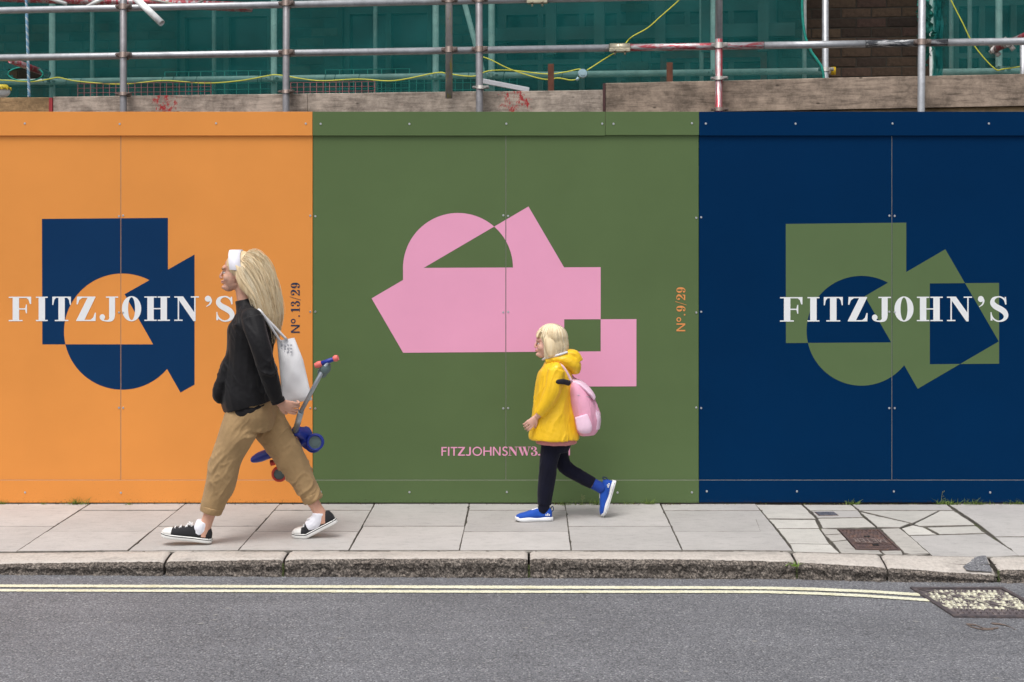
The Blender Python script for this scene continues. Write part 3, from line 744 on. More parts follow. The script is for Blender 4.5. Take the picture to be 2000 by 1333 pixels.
# small upright numbers, reading upwards
def upr(x0, ybase): return lambda x, y: (x0 - y, ybase - x)
k = 120 / 1000
def vs(lst): return lst
s = .172
its = [(b_N, 0, 15.5 / 80, s), (b_o, 18.5, .17, s), (s_dot, 31.5, .17, s * .9), (s_1, 40.5, .15, s), (s_3, 51.5, .15, s), (s_sl, 63.5, .18, s), (s_2, 72.5, .17, s), (s_9, 87, .175, s)]
letters('letter', V_DNAVY, 'orange', its, upr(585.5, 650.5))
its = [(b_N, 0, 15.5 / 80, .170), (b_o, 18.5, .17, .170), (s_dot, 31, .17, .15), (s_9, 38.5, .18, .170), (s_sl, 51, .18, .170), (s_2, 60.5, .17, .170), (s_9, 75, .175, .170)]
letters('letter', V_ORANGE, 'green', its, upr(1338.3, 647.5))
s = .172; z6 = 300 / 2000
web = [(b_F, 148, 218, 54), (b_I, 233, 252, 14), (b_T, 268, 356, 64), (b_Z, 362, 455, 67), (b_J, 466, 532, 42), (b_O, 552, 676, 104), (b_H, 694, 800, 76), (b_N, 818, 918, 80), (b_S, 935, 1014, 62),
       (s_N, 1018, 1142, 101), (s_W, 1140, 1312, 140), (s_3, 1312, 1392, 66), (s_dot, 1408, 1438, 18), (b_C, 1448, 1560, 94), (b_O, 1560, 1676, 104), (b_M, 1688, 1822, 100)]
letters('letter', V_PINK, 'green', [(f, 840 + a * z6, (b - a) / w * z6, .172) for f, a, b, w in web], lambda x, y: (x, 890.6 - y - (x - 862) * .003))

# ------------------------------------------------------------------ brick house behind the scaffold
CY, SY = math.cos(YAW), math.sin(YAW)
def BW(u, n, z): return Vector((u * CY - n * SY, .5485 + u * SY + n * CY, z))
def UO(px, off, py=100):                       # (u along the house front) of the point seen at px on the plane 'off' behind the outer tubes
    p = SP(px, py, off); return p.x / CY if False else (p.x * CY + (p.y - .5485) * SY)
NW = 1.62 * CY                                  # distance of the brick face behind the outer tubes
def zoff(px, py, off): return SP(px, py, off).z
def brickmat():
    m, nt, b, out = NM('stock_brick'); v = coords(nt)
    oi = nt.nodes.new('ShaderNodeObjectInfo')
    tone = ramp(nt, oi.outputs['Random'], [(0, (.055, .036, .028)), (.35, (.10, .062, .042)), (.7, (.15, .095, .06)), (1, (.10, .055, .045))])
    c = mix(nt, 1, tone, ramp(nt, noi(nt, v, 25, 6, .75), [(.3, .6), (.7, 1.25)]), 'MULTIPLY')
    nt.links.new(c, b.inputs['Base Color']); b.inputs['Roughness'].default_value = .9; bump(nt, b, noi(nt, v, 70, 5), .7, .004); return m
A_BRICK = brickmat(); A_MORT = M('mortar', (.075, .062, .05), .95, .25, 14, .5, 60)
house = thing('brick_house', 'dark brick house behind the scaffolding and green netting', 'house', BW(0, NW + .1, -.4))
OPEN = [(345, 528), (668, 842), (968, 1222), (1252, 1520), (1856, 2050)]
OPN = [(UO(a, 1.62), UO(b, 1.62)) for a, b in OPEN]
zw0 = 2.15; zw1 = 3.62
umin, umax = -9.0, 8.0
rot = (0, 0, YAW)
bm = bmesh.new(); MT = Matrix.Translation(BW(0, 0, 0)) @ Matrix.Rotation(YAW, 4, 'Z')
ed = [umin] + [x for o_ in OPN for x in o_] + [umax]
for i in range(0, len(ed), 2): box(bm, ed[i], ed[i + 1], NW + .006, NW + .22, -.4, 6.2, MT)
for a, b in OPN: box(bm, a, b, NW + .006, NW + .22, -.4, zw0, MT); box(bm, a, b, NW + .006, NW + .22, zw1, 6.2, MT)
obj('wall', bm, A_MORT, house)
bm = bmesh.new(); box(bm, -.1075, .1075, -.05, .05, -.0325, .0325, bevel=.003)
bkm = bpy.data.meshes.new('brick'); bm.to_mesh(bkm); bm.free(); bkm.materials.append(A_BRICK)
rest = bmesh.new(); nb = 0
def seen(u, z):
    p = BW(u, NW, z); d = p.y + DIST; return VPX + (p.x - CAMX) * FPX / d, VPY - (p.z - CAMZ) * FPX / d
for c in range(26):
    z = 2.18 + .075 * c
    u = umin + (.05 if c % 2 else .1625); 
    while u < umax:
        blocked = any(a - .05 < u < b + .05 for a, b in OPN) and z < zw1
        if not blocked:
            sx_, sy_ = seen(u, z)
            pos = BW(u, NW + .05 + rnd.uniform(-.003, .003), z + rnd.uniform(-.0015, .0015))
            if -20 < sx_ < 2020 and -8 < sy_ < 190:
                if nb < 295: inst('brick', bkm, house, pos, (rnd.uniform(-.012, .012), rnd.uniform(-.006, .006), YAW + rnd.uniform(-.008, .008))); nb += 1
            elif u > -6 and u < 6: box(rest, -.1075, .1075, -.05, .05, -.0325, .0325, Matrix.Translation(pos) @ Matrix.Rotation(YAW, 4, 'Z'))
        u += .225
obj('brickwork', rest, A_BRICK, house)['kind'] = 'stuff'
A_FR = M('window_frame_paint', (.20, .21, .20), .5, .08, 8); A_GL = M('dark_glass', (.015, .02, .022), .08, .1, 2, spec=.6)
A_STUC = M('grey_stucco', (.16, .17, .165), .9, .15, 3, .3, 40); A_PRIM = M('red_primer', (.30, .09, .06), .7, .25, 12)
for i, (a, b) in enumerate(OPN):
    w = b - a; zb_, zt_ = zw0, zw1
    bm = bmesh.new(); box(bm, a + .002, b - .002, NW + .12, NW + .14, zb_ + .002, zt_ - .002, MT)
    if i in (0, 1): wl = obj('window', bm, A_GL, house)
    else: wl = obj('window', bm, A_GL, house)
    fr = bmesh.new(); t = .075 if i >= 2 else .045; d0 = NW + .06; d1 = NW + .12
    box(fr, a + .002, a + t, d0, d1, zb_ + .002, zt_ - .002, MT); box(fr, b - t, b - .002, d0, d1, zb_ + .002, zt_ - .002, MT)
    box(fr, a + t, b - t, d0, d1, zt_ - t - .12, zt_ - .002, MT)
    box(fr, a + t, b - t, d0, d1, zb_ + .002, zb_ + t, MT)
    for k in ((.5,) if i < 2 else (.34, .66)): box(fr, a + w * k - .022, a + w * k + .022, d0 + .005, d1, zb_ + t, zt_ - t - .12, MT)
    if i >= 2: box(fr, a + t, b - t, d0 + .008, d1, 3.03, 3.07, MT)
    obj('frame', fr, A_FR if i >= 2 else M('dark_frame', (.12, .13, .12), .6), wl)
    if i == 3:
        pr = bmesh.new()
        u0, u1 = a + w * .14, a + w * .92
        box(pr, u0, u0 + .05, NW + .03, NW + .055, zb_ + .1, 3.12, MT); box(pr, u1 - .05, u1, NW + .03, NW + .055, zb_ + .1, 3.12, MT); box(pr, u0 + .05, u1 - .05, NW + .03, NW + .055, 3.06, 3.12, MT)
        obj('primed_lining', pr, A_PRIM, wl)
    sl = bmesh.new(); box(sl, a - .05, b + .05, NW - .04, NW + .05, zb_ - .07, zb_, MT); obj('sill', sl, A_STUC, wl)
bm = bmesh.new(); u0, u1 = UO(968, 1.62) - .12, UO(1520, 1.62) + .12      # stucco fascia and brackets above the two wide windows
box(bm, u0, u1, NW - .12, NW - .002, 3.20, 3.30, MT)
obj('fascia', bm, A_STUC, house)
for px in (1078, 1172, 1290, 1380, 1490):
    bm = bmesh.new(); u = UO(px, 1.5); box(bm, u - .04, u + .04, NW - .20, NW - .125, 3.08, 3.62, MT); obj('bracket', bm, A_STUC, house)

# ------------------------------------------------------------------ scaffold
def galv(name, base, streak=None, amt=.5, rough=.42, metal=.55, sc=(30, 30, 2.5)):
    m, nt, b, out = NM(name); v = coords(nt)
    c = ramp(nt, noi(nt, v, 14, 6, .7), [(.3, tuple(x * .72 for x in base)), (.7, tuple(min(1, x * 1.15) for x in base))])
    c = mix(nt, ramp(nt, noi(nt, v, 40, 5, .75), [(.62, 0), (.70, .7)]), c, (.15, .10, .075))
    if streak: c = mix(nt, ramp(nt, noi(nt, coords(nt, sc), 1, 6, .8), [(amt, 0), (amt + .05, .9)]), c, streak)
    nt.links.new(c, b.inputs['Base Color']); b.inputs['Roughness'].default_value = rough; b.inputs['Metallic'].default_value = metal
    bump(nt, b, noi(nt, v, 90, 4), .15, .002); return m
A_GALV = galv('galvanised_tube', (.50, .51, .53)); A_GALVD = galv('dull_tube', (.27, .26, .27), metal=.35)
A_REDT = galv('red_streaked_tube', (.50, .46, .47), (.42, .03, .05), .46); A_YEL = galv('yellow_streaked_tube', (.50, .47, .45), (.62, .55, .10), .54, metal=.2)
A_BLKT = galv('black_streaked_tube', (.55, .55, .55), (.03, .035, .045), .45, sc=(6, 60, 60)); A_REDH = galv('red_streaked_rail', (.55, .54, .55), (.45, .03, .05), .47, sc=(5, 50, 50))
A_INN = galv('pale_tube', (.86, .88, .86), metal=.0, rough=.5)
A_COUP = galv('rusty_coupler', (.22, .17, .15), (.35, .17, .10), .6, metal=.5); A_COUPG = galv('grey_coupler', (.40, .38, .36), metal=.5); A_BRASS = galv('zinc_sleeve', (.55, .49, .36), metal=.6, rough=.35)
scaf = thing('scaffold', 'steel tube scaffold with timber toe boards rising behind the hoarding', 'scaffold', SP(1000, 600, .4) * 1.0)
def tube(name, p0, p1, off0, off1, m, r=.0242, parent=None, cap=False):
    bm = bmesh.new(); pipe(bm, SP(*p0, off0), SP(*p1, off1), r); o = obj(name, bm, m, parent or scaf); return o
def vtube(px, z0, z1, off, m, r=.0242, py=110, lean=0.0, name='standard'):
    p = SP(px, py, off); bm = bmesh.new(); pipe(bm, (p.x - lean * (p.z - z0), p.y, z0), (p.x + lean * (z1 - p.z), p.y, z1), r); return obj(name, bm, m, scaf)
def htube(px0, px1, z, off, m, r=.0242, name='ledger', dz=0.0):
    a = SP(px0, 100, off); b = SP(px1, 100, off); bm = bmesh.new(); pipe(bm, (a.x, a.y, z), (b.x, b.y, z + dz), r); return obj(name, bm, m, scaf)
ZR, ZTOP = 2.948, 3.283
for px, m, ln in ((241, A_GALVD, 0), (559, A_GALVD, .004), (936, A_GALVD, -.004), (1800, A_GALV, .008), (-90, A_GALVD, 0), (2190, A_GALV, 0)): vtube(px, -.4, 4.6, 0, m, lean=ln)
p = SP(1404, 110, 0)                                   # half bare, half red painted
vtube(1404, 2.99, 4.6, 0, A_GALV, lean=.003); vtube(1404, -.4, 2.989, 0, A_REDT, lean=.003)
vtube(877, 2.62, 4.6, .002, A_YEL)
segs = [(-700, 1190, A_GALV), (1191, 1492, A_REDH), (1493, 1690, A_GALV), (1691, 1850, A_BLKT), (1851, 2500, A_GALV)]
for a, b, m in segs: htube(a, b, ZR, .052, m)
for a, b in ((-700, 1050), (1051, 2500)): htube(a, b, ZTOP, .052, A_GALV)
def hcoup(bm, cx, z):                                   # local coupler: band round the upright plus band round the rail behind it
    for y, ax in ((0, 2), (.050, 0)):
        n = 16
        rr = [(.0285, -.019), (.0285, .019)]
        R0 = [[], []]
        for j, (r_, h) in enumerate(rr):
            for k in range(n):
                t = k * math.tau / n; c, s = math.cos(t) * r_, math.sin(t) * r_
                R0[j].append(bm.verts.new((c, y + s, h) if ax == 2 else (h, y + s, c)))
        for k in range(n): bm.faces.new((R0[0][k], R0[0][(k + 1) % n], R0[1][(k + 1) % n], R0[1][k])).smooth = True
        bm.faces.new(R0[0]); bm.faces.new(R0[1])
    box(bm, .026, .058, -.020, .012, -.016, .016, bevel=.003); box(bm, -.050, -.026, -.016, .014, -.013, .013, bevel=.003)
    cyl(bm, (.045, -.045, 0), (.045, .03, 0), .0065, 8); cyl(bm, (.045, -.040, 0), (.045, -.024, 0), .013, 6)
    cyl(bm, (-.042, -.03, .0), (-.042, .03, .0), .007, 8)
    box(bm, -.014, .014, .02, .03, -.045, -.019, bevel=.003)
bm = bmesh.new(); hcoup(bm, 0, 0); cme = bpy.data.meshes.new('coupler'); bm.to_mesh(cme); bm.free(); cme.materials.append(A_COUP)
cmg = cme.copy(); cmg.materials.clear(); cmg.materials.append(A_COUPG)
for px, m in ((241, cme), (559, cme), (877, cme), (936, cme), (1404, cmg), (1800, cme), (-90, cme)):
    for z in (ZR, ZTOP):
        q = SP(px, 110, 0); inst('coupler', m, scaf, (q.x, q.y, z), (rnd.uniform(-.05, .05), 0, YAW))
for px, py, m in ((241, 184, cme), (559, 179, cme), (938, 171, cmg), (1404, 153, cmg), (1404, 214, cme)):
    q = SP(px, py, 0); inst('coupler', m, scaf, (q.x, q.y - .002, q.z), (rnd.uniform(-.1, .1), 0, YAW + rnd.uniform(-.2, .2)), (1.04, 1, .62))
for px, z in ((1211, ZR), (1050, ZTOP)):                # sleeve couplers joining rail lengths
    bm = bmesh.new(); q = SP(px, 100, .052); u = Vector((CY, SY, 0))
    M4 = Matrix.Translation((q.x, q.y, z)) @ Matrix.Rotation(YAW, 4, 'Z')
    cyl(bm, q * 1 - u * .068 + Vector((0, 0, z - q.z)), q + u * .068 + Vector((0, 0, z - q.z)), .031, 16)
    box(bm, -.07, .07, -.038, -.026, -.030, -.006, M4, .003); box(bm, -.003, .003, -.0335, -.028, -.004, .026, M4)
    for s_ in (-.034, .034): cyl(bm, M4 @ Vector((s_, -.052, -.017)), M4 @ Vector((s_, -.03, -.017)), .010, 6); cyl(bm, M4 @ Vector((s_, -.02, -.05)), M4 @ Vector((s_, -.02, -.03)), .007, 8)
    obj('sleeve_coupler', bm, A_BRASS, scaf)
# timber boards
def woodmat(name, c, dark, red=0.0, streak=(0, 0, 0)):
    m, nt, b, out = NM(name); v = coords(nt, (1.4, 10, 16))
    g = noi(nt, v, 3, 7, .7); col = ramp(nt, g, [(.28, dark), (.5, c), (.72, tuple(min(1, x * 1.22) for x in c))])
    col = mix(nt, 1, col, ramp(nt, noi(nt, coords(nt), 5, 7, .8), [(.38, .5), (.60, 1.12)]), 'MULTIPLY')
    col = mix(nt, 1, col, ramp(nt, noi(nt, coords(nt, (1.2, 10, 38)), 2.4, 4, .6), [(.27, .35), (.33, 1.0)]), 'MULTIPLY')
    wv = node(nt, 'ShaderNodeTexVoronoi'); wv.inputs['Scale'].default_value = 5.5; nt.links.new(coords(nt, (1, 1, 2.1)), wv.inputs['Vector'])
    col = mix(nt, ramp(nt, wv.outputs['Distance'], [(.05, .85), (.10, 0.0)]), col, tuple(x * .4 for x in dark))      # knots
    if red: 
        rx = nt.nodes.new('ShaderNodeVectorMath'); rx.operation = 'DISTANCE'; nt.links.new(coords(nt), rx.inputs[0]); rx.inputs[1].default_value = streak
        near = ramp(nt, rx.outputs['Value'], [(0.06, 1.0), (.19, 0.0)])
        k = math_(nt, 'ADD', math_(nt, 'MULTIPLY', near, .15), noi(nt, coords(nt, (1.5, 1, 1)), 16, 7, .85))
        col = mix(nt, ramp(nt, k, [(.66, 0), (.69, .95)]), col, (.40, .025, .03))
    nt.links.new(col, b.inputs['Base Color']); b.inputs['Roughness'].default_value = .85; b.inputs['Specular IOR Level'].default_value = .25
    bump(nt, b, g, .6, .004); return m
def board(px0, px1, z0, z1, off, m, name='toe_board', dz=0.0, th=.034):
    a = SP(px0, 180, off); b = SP(px1, 180, off); bm = bmesh.new(); N = 40
    rows = []
    for i in range(N + 1):
        p = a.lerp(b, i / N); w = noise.noise(Vector((p.x * 2.1, z0 * 9, 4))) * .004; w2 = noise.noise(Vector((p.x * 9, z1, 1))) * .0016
        zz_ = (z1 - z0); d = dz * i / N
        e = .003
        sec = [(0, z0), (0, z0 + zz_ * .5 - .001), (0, z1 - e), (e, z1), (th - e, z1), (th, z1 - e), (th, z0)]
        rows.append([bm.verts.new((p.x, p.y + s[0] + w2, s[1] + d + (w if s[1] > z0 + .1 else 0))) for s in sec])
    for r0, r1 in zip(rows, rows[1:]):
        for k in range(7): bm.faces.new((r0[k], r1[k], r1[(k + 1) % 7], r0[(k + 1) % 7]))
    bm.faces.new(rows[0]); bm.faces.new(rows[-1][::-1])
    return obj(name, bm, m, scaf)
WD1 = woodmat('weathered_board', (.47, .385, .32), (.20, .16, .13), 1, tuple(SP(322, 200, .08)))
WD1b = woodmat('weathered_board_red', (.46, .38, .315), (.19, .155, .125), 1, tuple(SP(1008, 195, .08)))
WD2 = woodmat('brown_board', (.37, .285, .22), (.15, .115, .09)); WD0 = woodmat('tan_board', (.45, .29, .15), (.24, .15, .08)); WD3 = woodmat('fresh_board', (.52, .36, .20), (.34, .22, .12))
board(-700, 96, 2.43, 2.668, .09, WD0)
board(104, 600, 2.43, 2.672, .09, WD1); board(600.8, 1178, 2.43, 2.672, .09, WD1b)
board(1183, 2500, 2.512, 2.718, .088, WD2, dz=.038)
board(1170, 2520, 2.43, 2.60, .13, WD3)
for px, w, m, zt in ((100, 4, M('red_board_end', (.33, .03, .035), .7, .3, 30), 2.665), (1180.5, 3, M('dark_board_end', (.075, .03, .03), .8, .3, 30), 2.715)):
    a = SP(px - w, 190, .085); b = SP(px + w * .6, 190, .085); bm = bmesh.new(); box(bm, a.x, b.x, a.y - .006, a.y + .03, 2.45, zt); obj('board_end_band', bm, m, scaf)
# working platform behind the toe boards; above, unseen boards added to shade the house
for lvl, zz_ in ((2.40, 0), (4.30, 1)):
    for k in range(5 if lvl < 3 else 7):
        for (a, b) in ((-3.6, -.4), (-.39, 2.9), (2.91, 6.0), (-7.2, -3.61)):
            if lvl > 3 and k < 4: continue  # upper boards kept near the wall so the inner tubes stay lit
            bm = bmesh.new(); box(bm, a, b, .17 + k * .228 + (-.2 if lvl > 3 else 0), .17 + k * .228 + .222 + (-.2 if lvl > 3 else 0), lvl, lvl + .036, Matrix.Translation((0, .5485, 0)) @ Matrix.Rotation(YAW, 4, 'Z'), .003)
            obj('platform_or_shade_board', bm, WD2, scaf)
for px in (241, 936, 1404, 2190, -90):
    a = SP(px, 120, -.1); b = SP(px, 120, 1.4)
    for z in (2.37, 4.27): bm = bmesh.new(); pipe(bm, (a.x + .05, a.y, z), (a.x + .05, b.y, z)); obj('transom', bm, A_GALVD, scaf)
# inner row of tubes
OI = 1.14
for px, z0 in ((102, -.4), (535, -.4), (851, -.4), (960, -.4), (1394, -.4), (1822, -.4), (1951, -.4)): vtube(px, z0, 4.6, OI, A_INN)
vtube(1612, -.4, 4.6, .98, A_GALV)
for px, off in ((180, 1.5), (418, 1.5), (733, 1.5), (1370, 1.45), (1571, 1.4), (1858, 1.5), (1894, 1.5)): vtube(px, 2.4 if px != 418 else 2.72, 4.6, off, A_INN, r=.017, name='prop')
zl = SP(535, 154, OI - .05).z
htube(-700, 1626, zl, OI - .055, A_INN); htube(1822, 2500, zl - .02, OI - .055, A_INN)
q = SP(1628, 131, OI - .055); bm = bmesh.new(); u = Vector((CY, SY, 0)); qq = Vector((q.x, q.y, zl))
qq = SP(1626, 131, OI - .055); qq.z = zl
cyl(bm, qq - u * .012, qq + u * .022, .029, 16); obj('end_cap', bm, M('yellow_plastic', (.80, .52, .02), .4), scaf)
for px in (102, 535, 851, 960, 1394, 1951):
    q = SP(px, 110, OI); inst('coupler', cmg, scaf, (q.x, q.y - .055, zl), (0, 0, YAW), (1, 1, .8))
q = SP(1612, 131, .98); inst('coupler', cmg, scaf, (q.x, q.y, zl), (0, 0, YAW), (1, 1, .8))
# braces and odd tubes
tube('brace', (903, -10), (972, 250), 1.02, 1.02, A_INN, .020)
tube('brace', (262, -6), (316, 46), -.03, -.10, A_INN); tube('transom', (20, 118), (95, 146), .66, 1.05, A_REDT, .024)
tube('brace', (1942, 97), (2060, 45), .86, .4, A_REDT); q = SP(1942, 97, .86); inst('coupler', cmg, scaf, q, (.4, .9, YAW)); q = SP(1970, 85, .7); inst('coupler', cmg, scaf, q, (.4, .9, YAW))
vtube(1998, 2.4, 3.02, .6, A_GALV, r=.020, name='prop')
tube('ledger', (-60, -6), (492, 13), .35, .35, A_REDT, .030); tube('ledger', (110, 3), (492, 21), .40, .40, A_REDH, .012)
tube('brace', (60, -14), (130, 8), .25, .25, A_INN, .012); tube('brace', (170, 14), (212, -8), .25, .25, A_INN, .014); tube('brace', (270, -6), (345, 10), .28, .28, A_YEL, .010); tube('brace', (385, 8), (420, -14), .28, .28, A_YEL, .009); tube('brace', (600, -6), (680, 5), .28, .28, A_YEL, .010)
for px, y0, y1 in ((1076, 125, 175), (1308, 122, 160)):
    p = SP(px, y0, .30); bm = bmesh.new(); box(bm, p.x - .021, p.x + .021, p.y, p.y + .006, 2.436, p.z); box(bm, p.x + .0155, p.x + .021, p.y + .0065, p.y + .04, 2.436, p.z)
    props(obj('steel_stake', bm, M('rust_brown', (.17, .062, .035), .8, .3, 25, .3, 80)), 'rusty brown steel stake ' + ('in front of the round pale connector' if px < 1200 else 'between the round connector and the red painted standard'), 'stake', 'rusty stakes behind the toe boards')

# ------------------------------------------------------------------ debris netting
def netmat():
    m, nt, b, out = NM('debris_net'); v = coords(nt)
    tr = nt.nodes.new('ShaderNodeBsdfTransparent'); tr.inputs[0].default_value = (.80, .97, .93, 1)
    df = nt.nodes.new('ShaderNodeBsdfDiffuse'); tl = nt.nodes.new('ShaderNodeBsdfTranslucent')
    c = ramp(nt, noi(nt, v, 3, 5, .7), [(.3, (.012, .135, .132)), (.7, (.024, .195, .19))])
    nt.links.new(c, df.inputs[0]); nt.links.new(c, tl.inputs[0])
    mx = nt.nodes.new('ShaderNodeMixShader'); mx.inputs[0].default_value = .3; nt.links.new(df.outputs[0], mx.inputs[1]); nt.links.new(tl.outputs[0], mx.inputs[2])
    big = noi(nt, coords(nt, (.6, .6, 2)), 2.2, 5, .7); fine = noi(nt, coords(nt, (1, 1, 4)), 60, 4, .8)
    f = math_(nt, 'ADD', ramp(nt, big, [(.3, .46), (.7, .60)]), math_(nt, 'MULTIPLY', math_(nt, 'SUBTRACT', fine, .5), .30))
    m2 = nt.nodes.new('ShaderNodeMixShader'); nt.links.new(f, m2.inputs[0]); nt.links.new(tr.outputs[0], m2.inputs[1]); nt.links.new(mx.outputs[0], m2.inputs[2])
    nt.links.new(m2.outputs[0], out.inputs[0]); nt.nodes.remove(b); return m
A_NET = netmat(); A_CORD = M('teal_cord', (.01, .28, .22), .7, .3, 40)
def net_y(u, z): return .93 + .030 * noise.noise(Vector((u * 1.6, z * 3, 0))) + .012 * noise.noise(Vector((u * 9, z * 5, 3))) + .006 * noise.noise(Vector((u * 4, z * 34, 3))) - .01 * math.exp(-((z - zl) / .06) ** 2)
def net(name, label, uR, uL, hole=None):
    root = thing(name, label, 'netting', BW(uL(2.4) + .1, .93, 2.4), 'green debris netting sheets on the scaffold')
    bm = bmesh.new(); NU, NZ = 260, 44; z0, z1 = 2.46, 4.5; rows = []
    for j in range(NZ + 1):
        z = z0 + (z1 - z0) * j / NZ; a, b = uL(z), uR(z)
        rows.append([bm.verts.new(BW(a + (b - a) * i / NU, net_y(a + (b - a) * i / NU, z), z)) for i in range(NU + 1)])
    for j in range(NZ):
        for i in range(NU):
            q = [rows[j][i], rows[j][i + 1], rows[j + 1][i + 1], rows[j + 1][i]]
            if hole:
                c = sum((x.co for x in q), Vector()) / 4
                px = VPX + (c.x - CAMX) * FPX / (c.y + DIST); py = VPY - (c.z - CAMZ) * FPX / (c.y + DIST)
                if ((px - hole[0]) / hole[2]) ** 2 + ((py - hole[1]) / hole[3]) ** 2 < 1: continue
            f = bm.faces.new(q); f.smooth = True
    for v in [v for v in bm.verts if not v.link_faces]: bm.verts.remove(v)
    obj('net_sheet', bm, A_NET, root)
    return root
edge = [(1566, -60), (1567, 20), (1570, 62), (1578, 92), (1592, 114), (1604, 130), (1609, 152), (1609, 185)]
ez = [(SP(x, y, .93).z, UO(x, .93, y)) for x, y in edge][::-1]
zs_ = [a for a, _ in ez]; us_ = [b for _, b in ez]
n1 = net('debris_netting', 'long green debris net left of the bare brick gap', lambda z: interp(z, zs_, us_), lambda z: -6.5, (50, 145, 33, 13))
bm = bmesh.new(); sweep(bm, cr([BW(interp(z, zs_, us_), net_y(interp(z, zs_, us_), z) - .004, z) for z in [2.5 + .1 * i for i in range(20)]], 2), .010, 6); obj('edge_cord', bm, A_CORD, n1)
bm = bmesh.new(); hp = [SP(50 + 34 * math.cos(t * math.tau / 30), 145 + 13.5 * math.sin(t * math.tau / 30), .925) for t in range(31)]; sweep(bm, hp, .006, 5); obj('edge_cord', bm, A_CORD, n1)
n2 = net('debris_netting', 'green debris net at the far right, right of the bare brick gap', lambda z: 6.0, lambda z: UO(1815, .93, 80) + .02 * math.sin(z * 7))
# bunched net tied round the right-hand standard
bt = thing('netting_bundle', 'bunched torn green netting tied beside the right hand standard', 'netting', SP(1806, 150, .3))
bm = bmesh.new()
for s_ in range(46):
    t0 = rnd.uniform(-30, 85); ln = rnd.uniform(14, 60); x_ = 1804 + rnd.gauss(0, 7) + (4 if t0 > 20 else 0); o_ = rnd.uniform(.10, .34); pts = []
    for i in range(7): pts.append(SP(x_ + rnd.uniform(-6, 6), t0 + ln * i / 6 + rnd.uniform(-3, 3), o_ + rnd.uniform(-.03, .03)))
    c = cr(pts, 3); w = rnd.uniform(.006, .020); ph = rnd.uniform(0, 6)
    pv = None
    for i, p in enumerate(c):
        a = ph + i * .35; d = Vector((math.cos(a), math.sin(a), .2)) * w; p = Vector(p)
        cur = (bm.verts.new(p - d), bm.verts.new(p + d))
        if pv: bm.faces.new((pv[0], pv[1], cur[1], cur[0])).smooth = True
        pv = cur
obj('net_folds', bm, M('teal_net_cloth', (.012, .20, .155), .8, .3, 20), bt)
bm = bmesh.new()
for s_ in range(10):
    x_ = 1824 + s_ * 1.6; pts = [SP(x_ + rnd.uniform(-2, 2), y, .9 + rnd.uniform(-.03, .03)) for y in range(-30, 160, 20)]; c = cr(pts, 3); pv = None
    for i, p in enumerate(c):
        p = Vector(p); d = Vector((.010, .006 * math.sin(i * .6 + s_), 0)); cur = (bm.verts.new(p - d), bm.verts.new(p + d))
        if pv: bm.faces.new((pv[0], pv[1], cur[1], cur[0])).smooth = True
        pv = cur
obj('net_fringe', bm, A_NET, bt)

# ------------------------------------------------------------------ cables, rope and loose items on the scaffold
A_CAB = M('yellow_cable_sheath', (.62, .60, .06), .5, .1, 20)
def cable(pts, off, label, name='power_cable', m=A_CAB, r=.0044):
    bm = bmesh.new(); sweep(bm, cr([SP(p[0], p[1], p[2] if len(p) > 2 else off) for p in pts], 6), r, 6)
    return props(obj(name, bm, m), label, 'cable', 'yellow site cables')
cable([(-60, 159), (0, 157), (60, 160), (96, 155), (115, 152), (150, 159), (235, 165), (320, 158), (400, 163), (470, 158), (520, 149), (545, 147), (620, 158), (700, 155), (770, 158), (850, 143), (872, 144), (900, 148), (928, 149), (955, 139), (1000, 138), (1065, 145), (1100, 142), (1128, 136), (1136, 137)], .86, 'long yellow cable strung along the pale inner rail behind the netting posts')
cable([(944, 112), (960, 118), (1000, 137), (1060, 155), (1090, 153), (1115, 157), (1130, 154), (1136, 148)], .84, 'short yellow cable sagging from a net hole to the round connector')
cable([(1146, 138), (1190, 110), (1212, 98, .5), (1223, 84), (1235, 72), (1265, 55), (1290, 33), (1325, 2), (1350, -25)], .82, 'yellow cable climbing right from the round connector past the zinc sleeve')
cable([(1850, -15), (1862, 10), (1880, 45), (1903, 90), (1942, 134), (1962, 135), (2020, 126)], .80, 'yellow cable hanging diagonally at the far right of the scaffold')
bm = bmesh.new(); c_ = SP(1138, 144, .80); cyl(bm, c_ + Vector((0, .02, 0)), c_ + Vector((0, -.028, 0)), .036, 20, r2=.030); cyl(bm, c_ + Vector((0, -.03, 0)), c_ + Vector((0, -.036, 0)), .017, 14); cyl(bm, c_ + Vector((-.03, 0, -.03)), c_ + Vector((-.045, 0, -.05)), .011, 10)
props(obj('round_connector', bm, M('pale_blue_plastic', (.38, .55, .62), .5, .08, 10)), 'round pale blue plastic connector where the yellow cables meet', 'cable connector')
bm = bmesh.new()
for px in (132, 160, 318, 340, 385, 505, 512, 636, 655, 702, 915, 984, 1098): # cable ties
    p = SP(px, 155, OI - .055); p.z = zl
    for k in range(14):
        a = k * math.tau / 14; b_ = (k + 1) * math.tau / 14
        cyl(bm, p + Vector((.006 * math.sin(a), math.cos(a) * .034, math.sin(a) * .034)), p + Vector((.006 * math.sin(b_), math.cos(b_) * .034, math.sin(b_) * .034)), .0022, 4, False)
obj('cable_tie', bm, M('black_tie', (.015, .015, .015), .6), scaf)['kind'] = 'stuff'
rope = thing('blue_rope', 'blue and white twisted rope hanging at the left of the scaffold', 'rope', SP(57, 187, .28))
for s_ in range(3):
    bm = bmesh.new(); pts = []
    for i in range(150):
        t = i / 149; p = SP(51 + 6 * t, -15 + 205 * t, .28); a = i * .62 + s_ * math.tau / 3; pts.append(p + Vector((math.cos(a) * .0055, math.sin(a) * .0055, 0)))
    sweep(bm, pts, .0062, 5); obj('rope_strand', bm, M('blue_strand', (.22, .42, .60), .7) if s_ else M('white_strand', (.62, .68, .72), .7), rope)
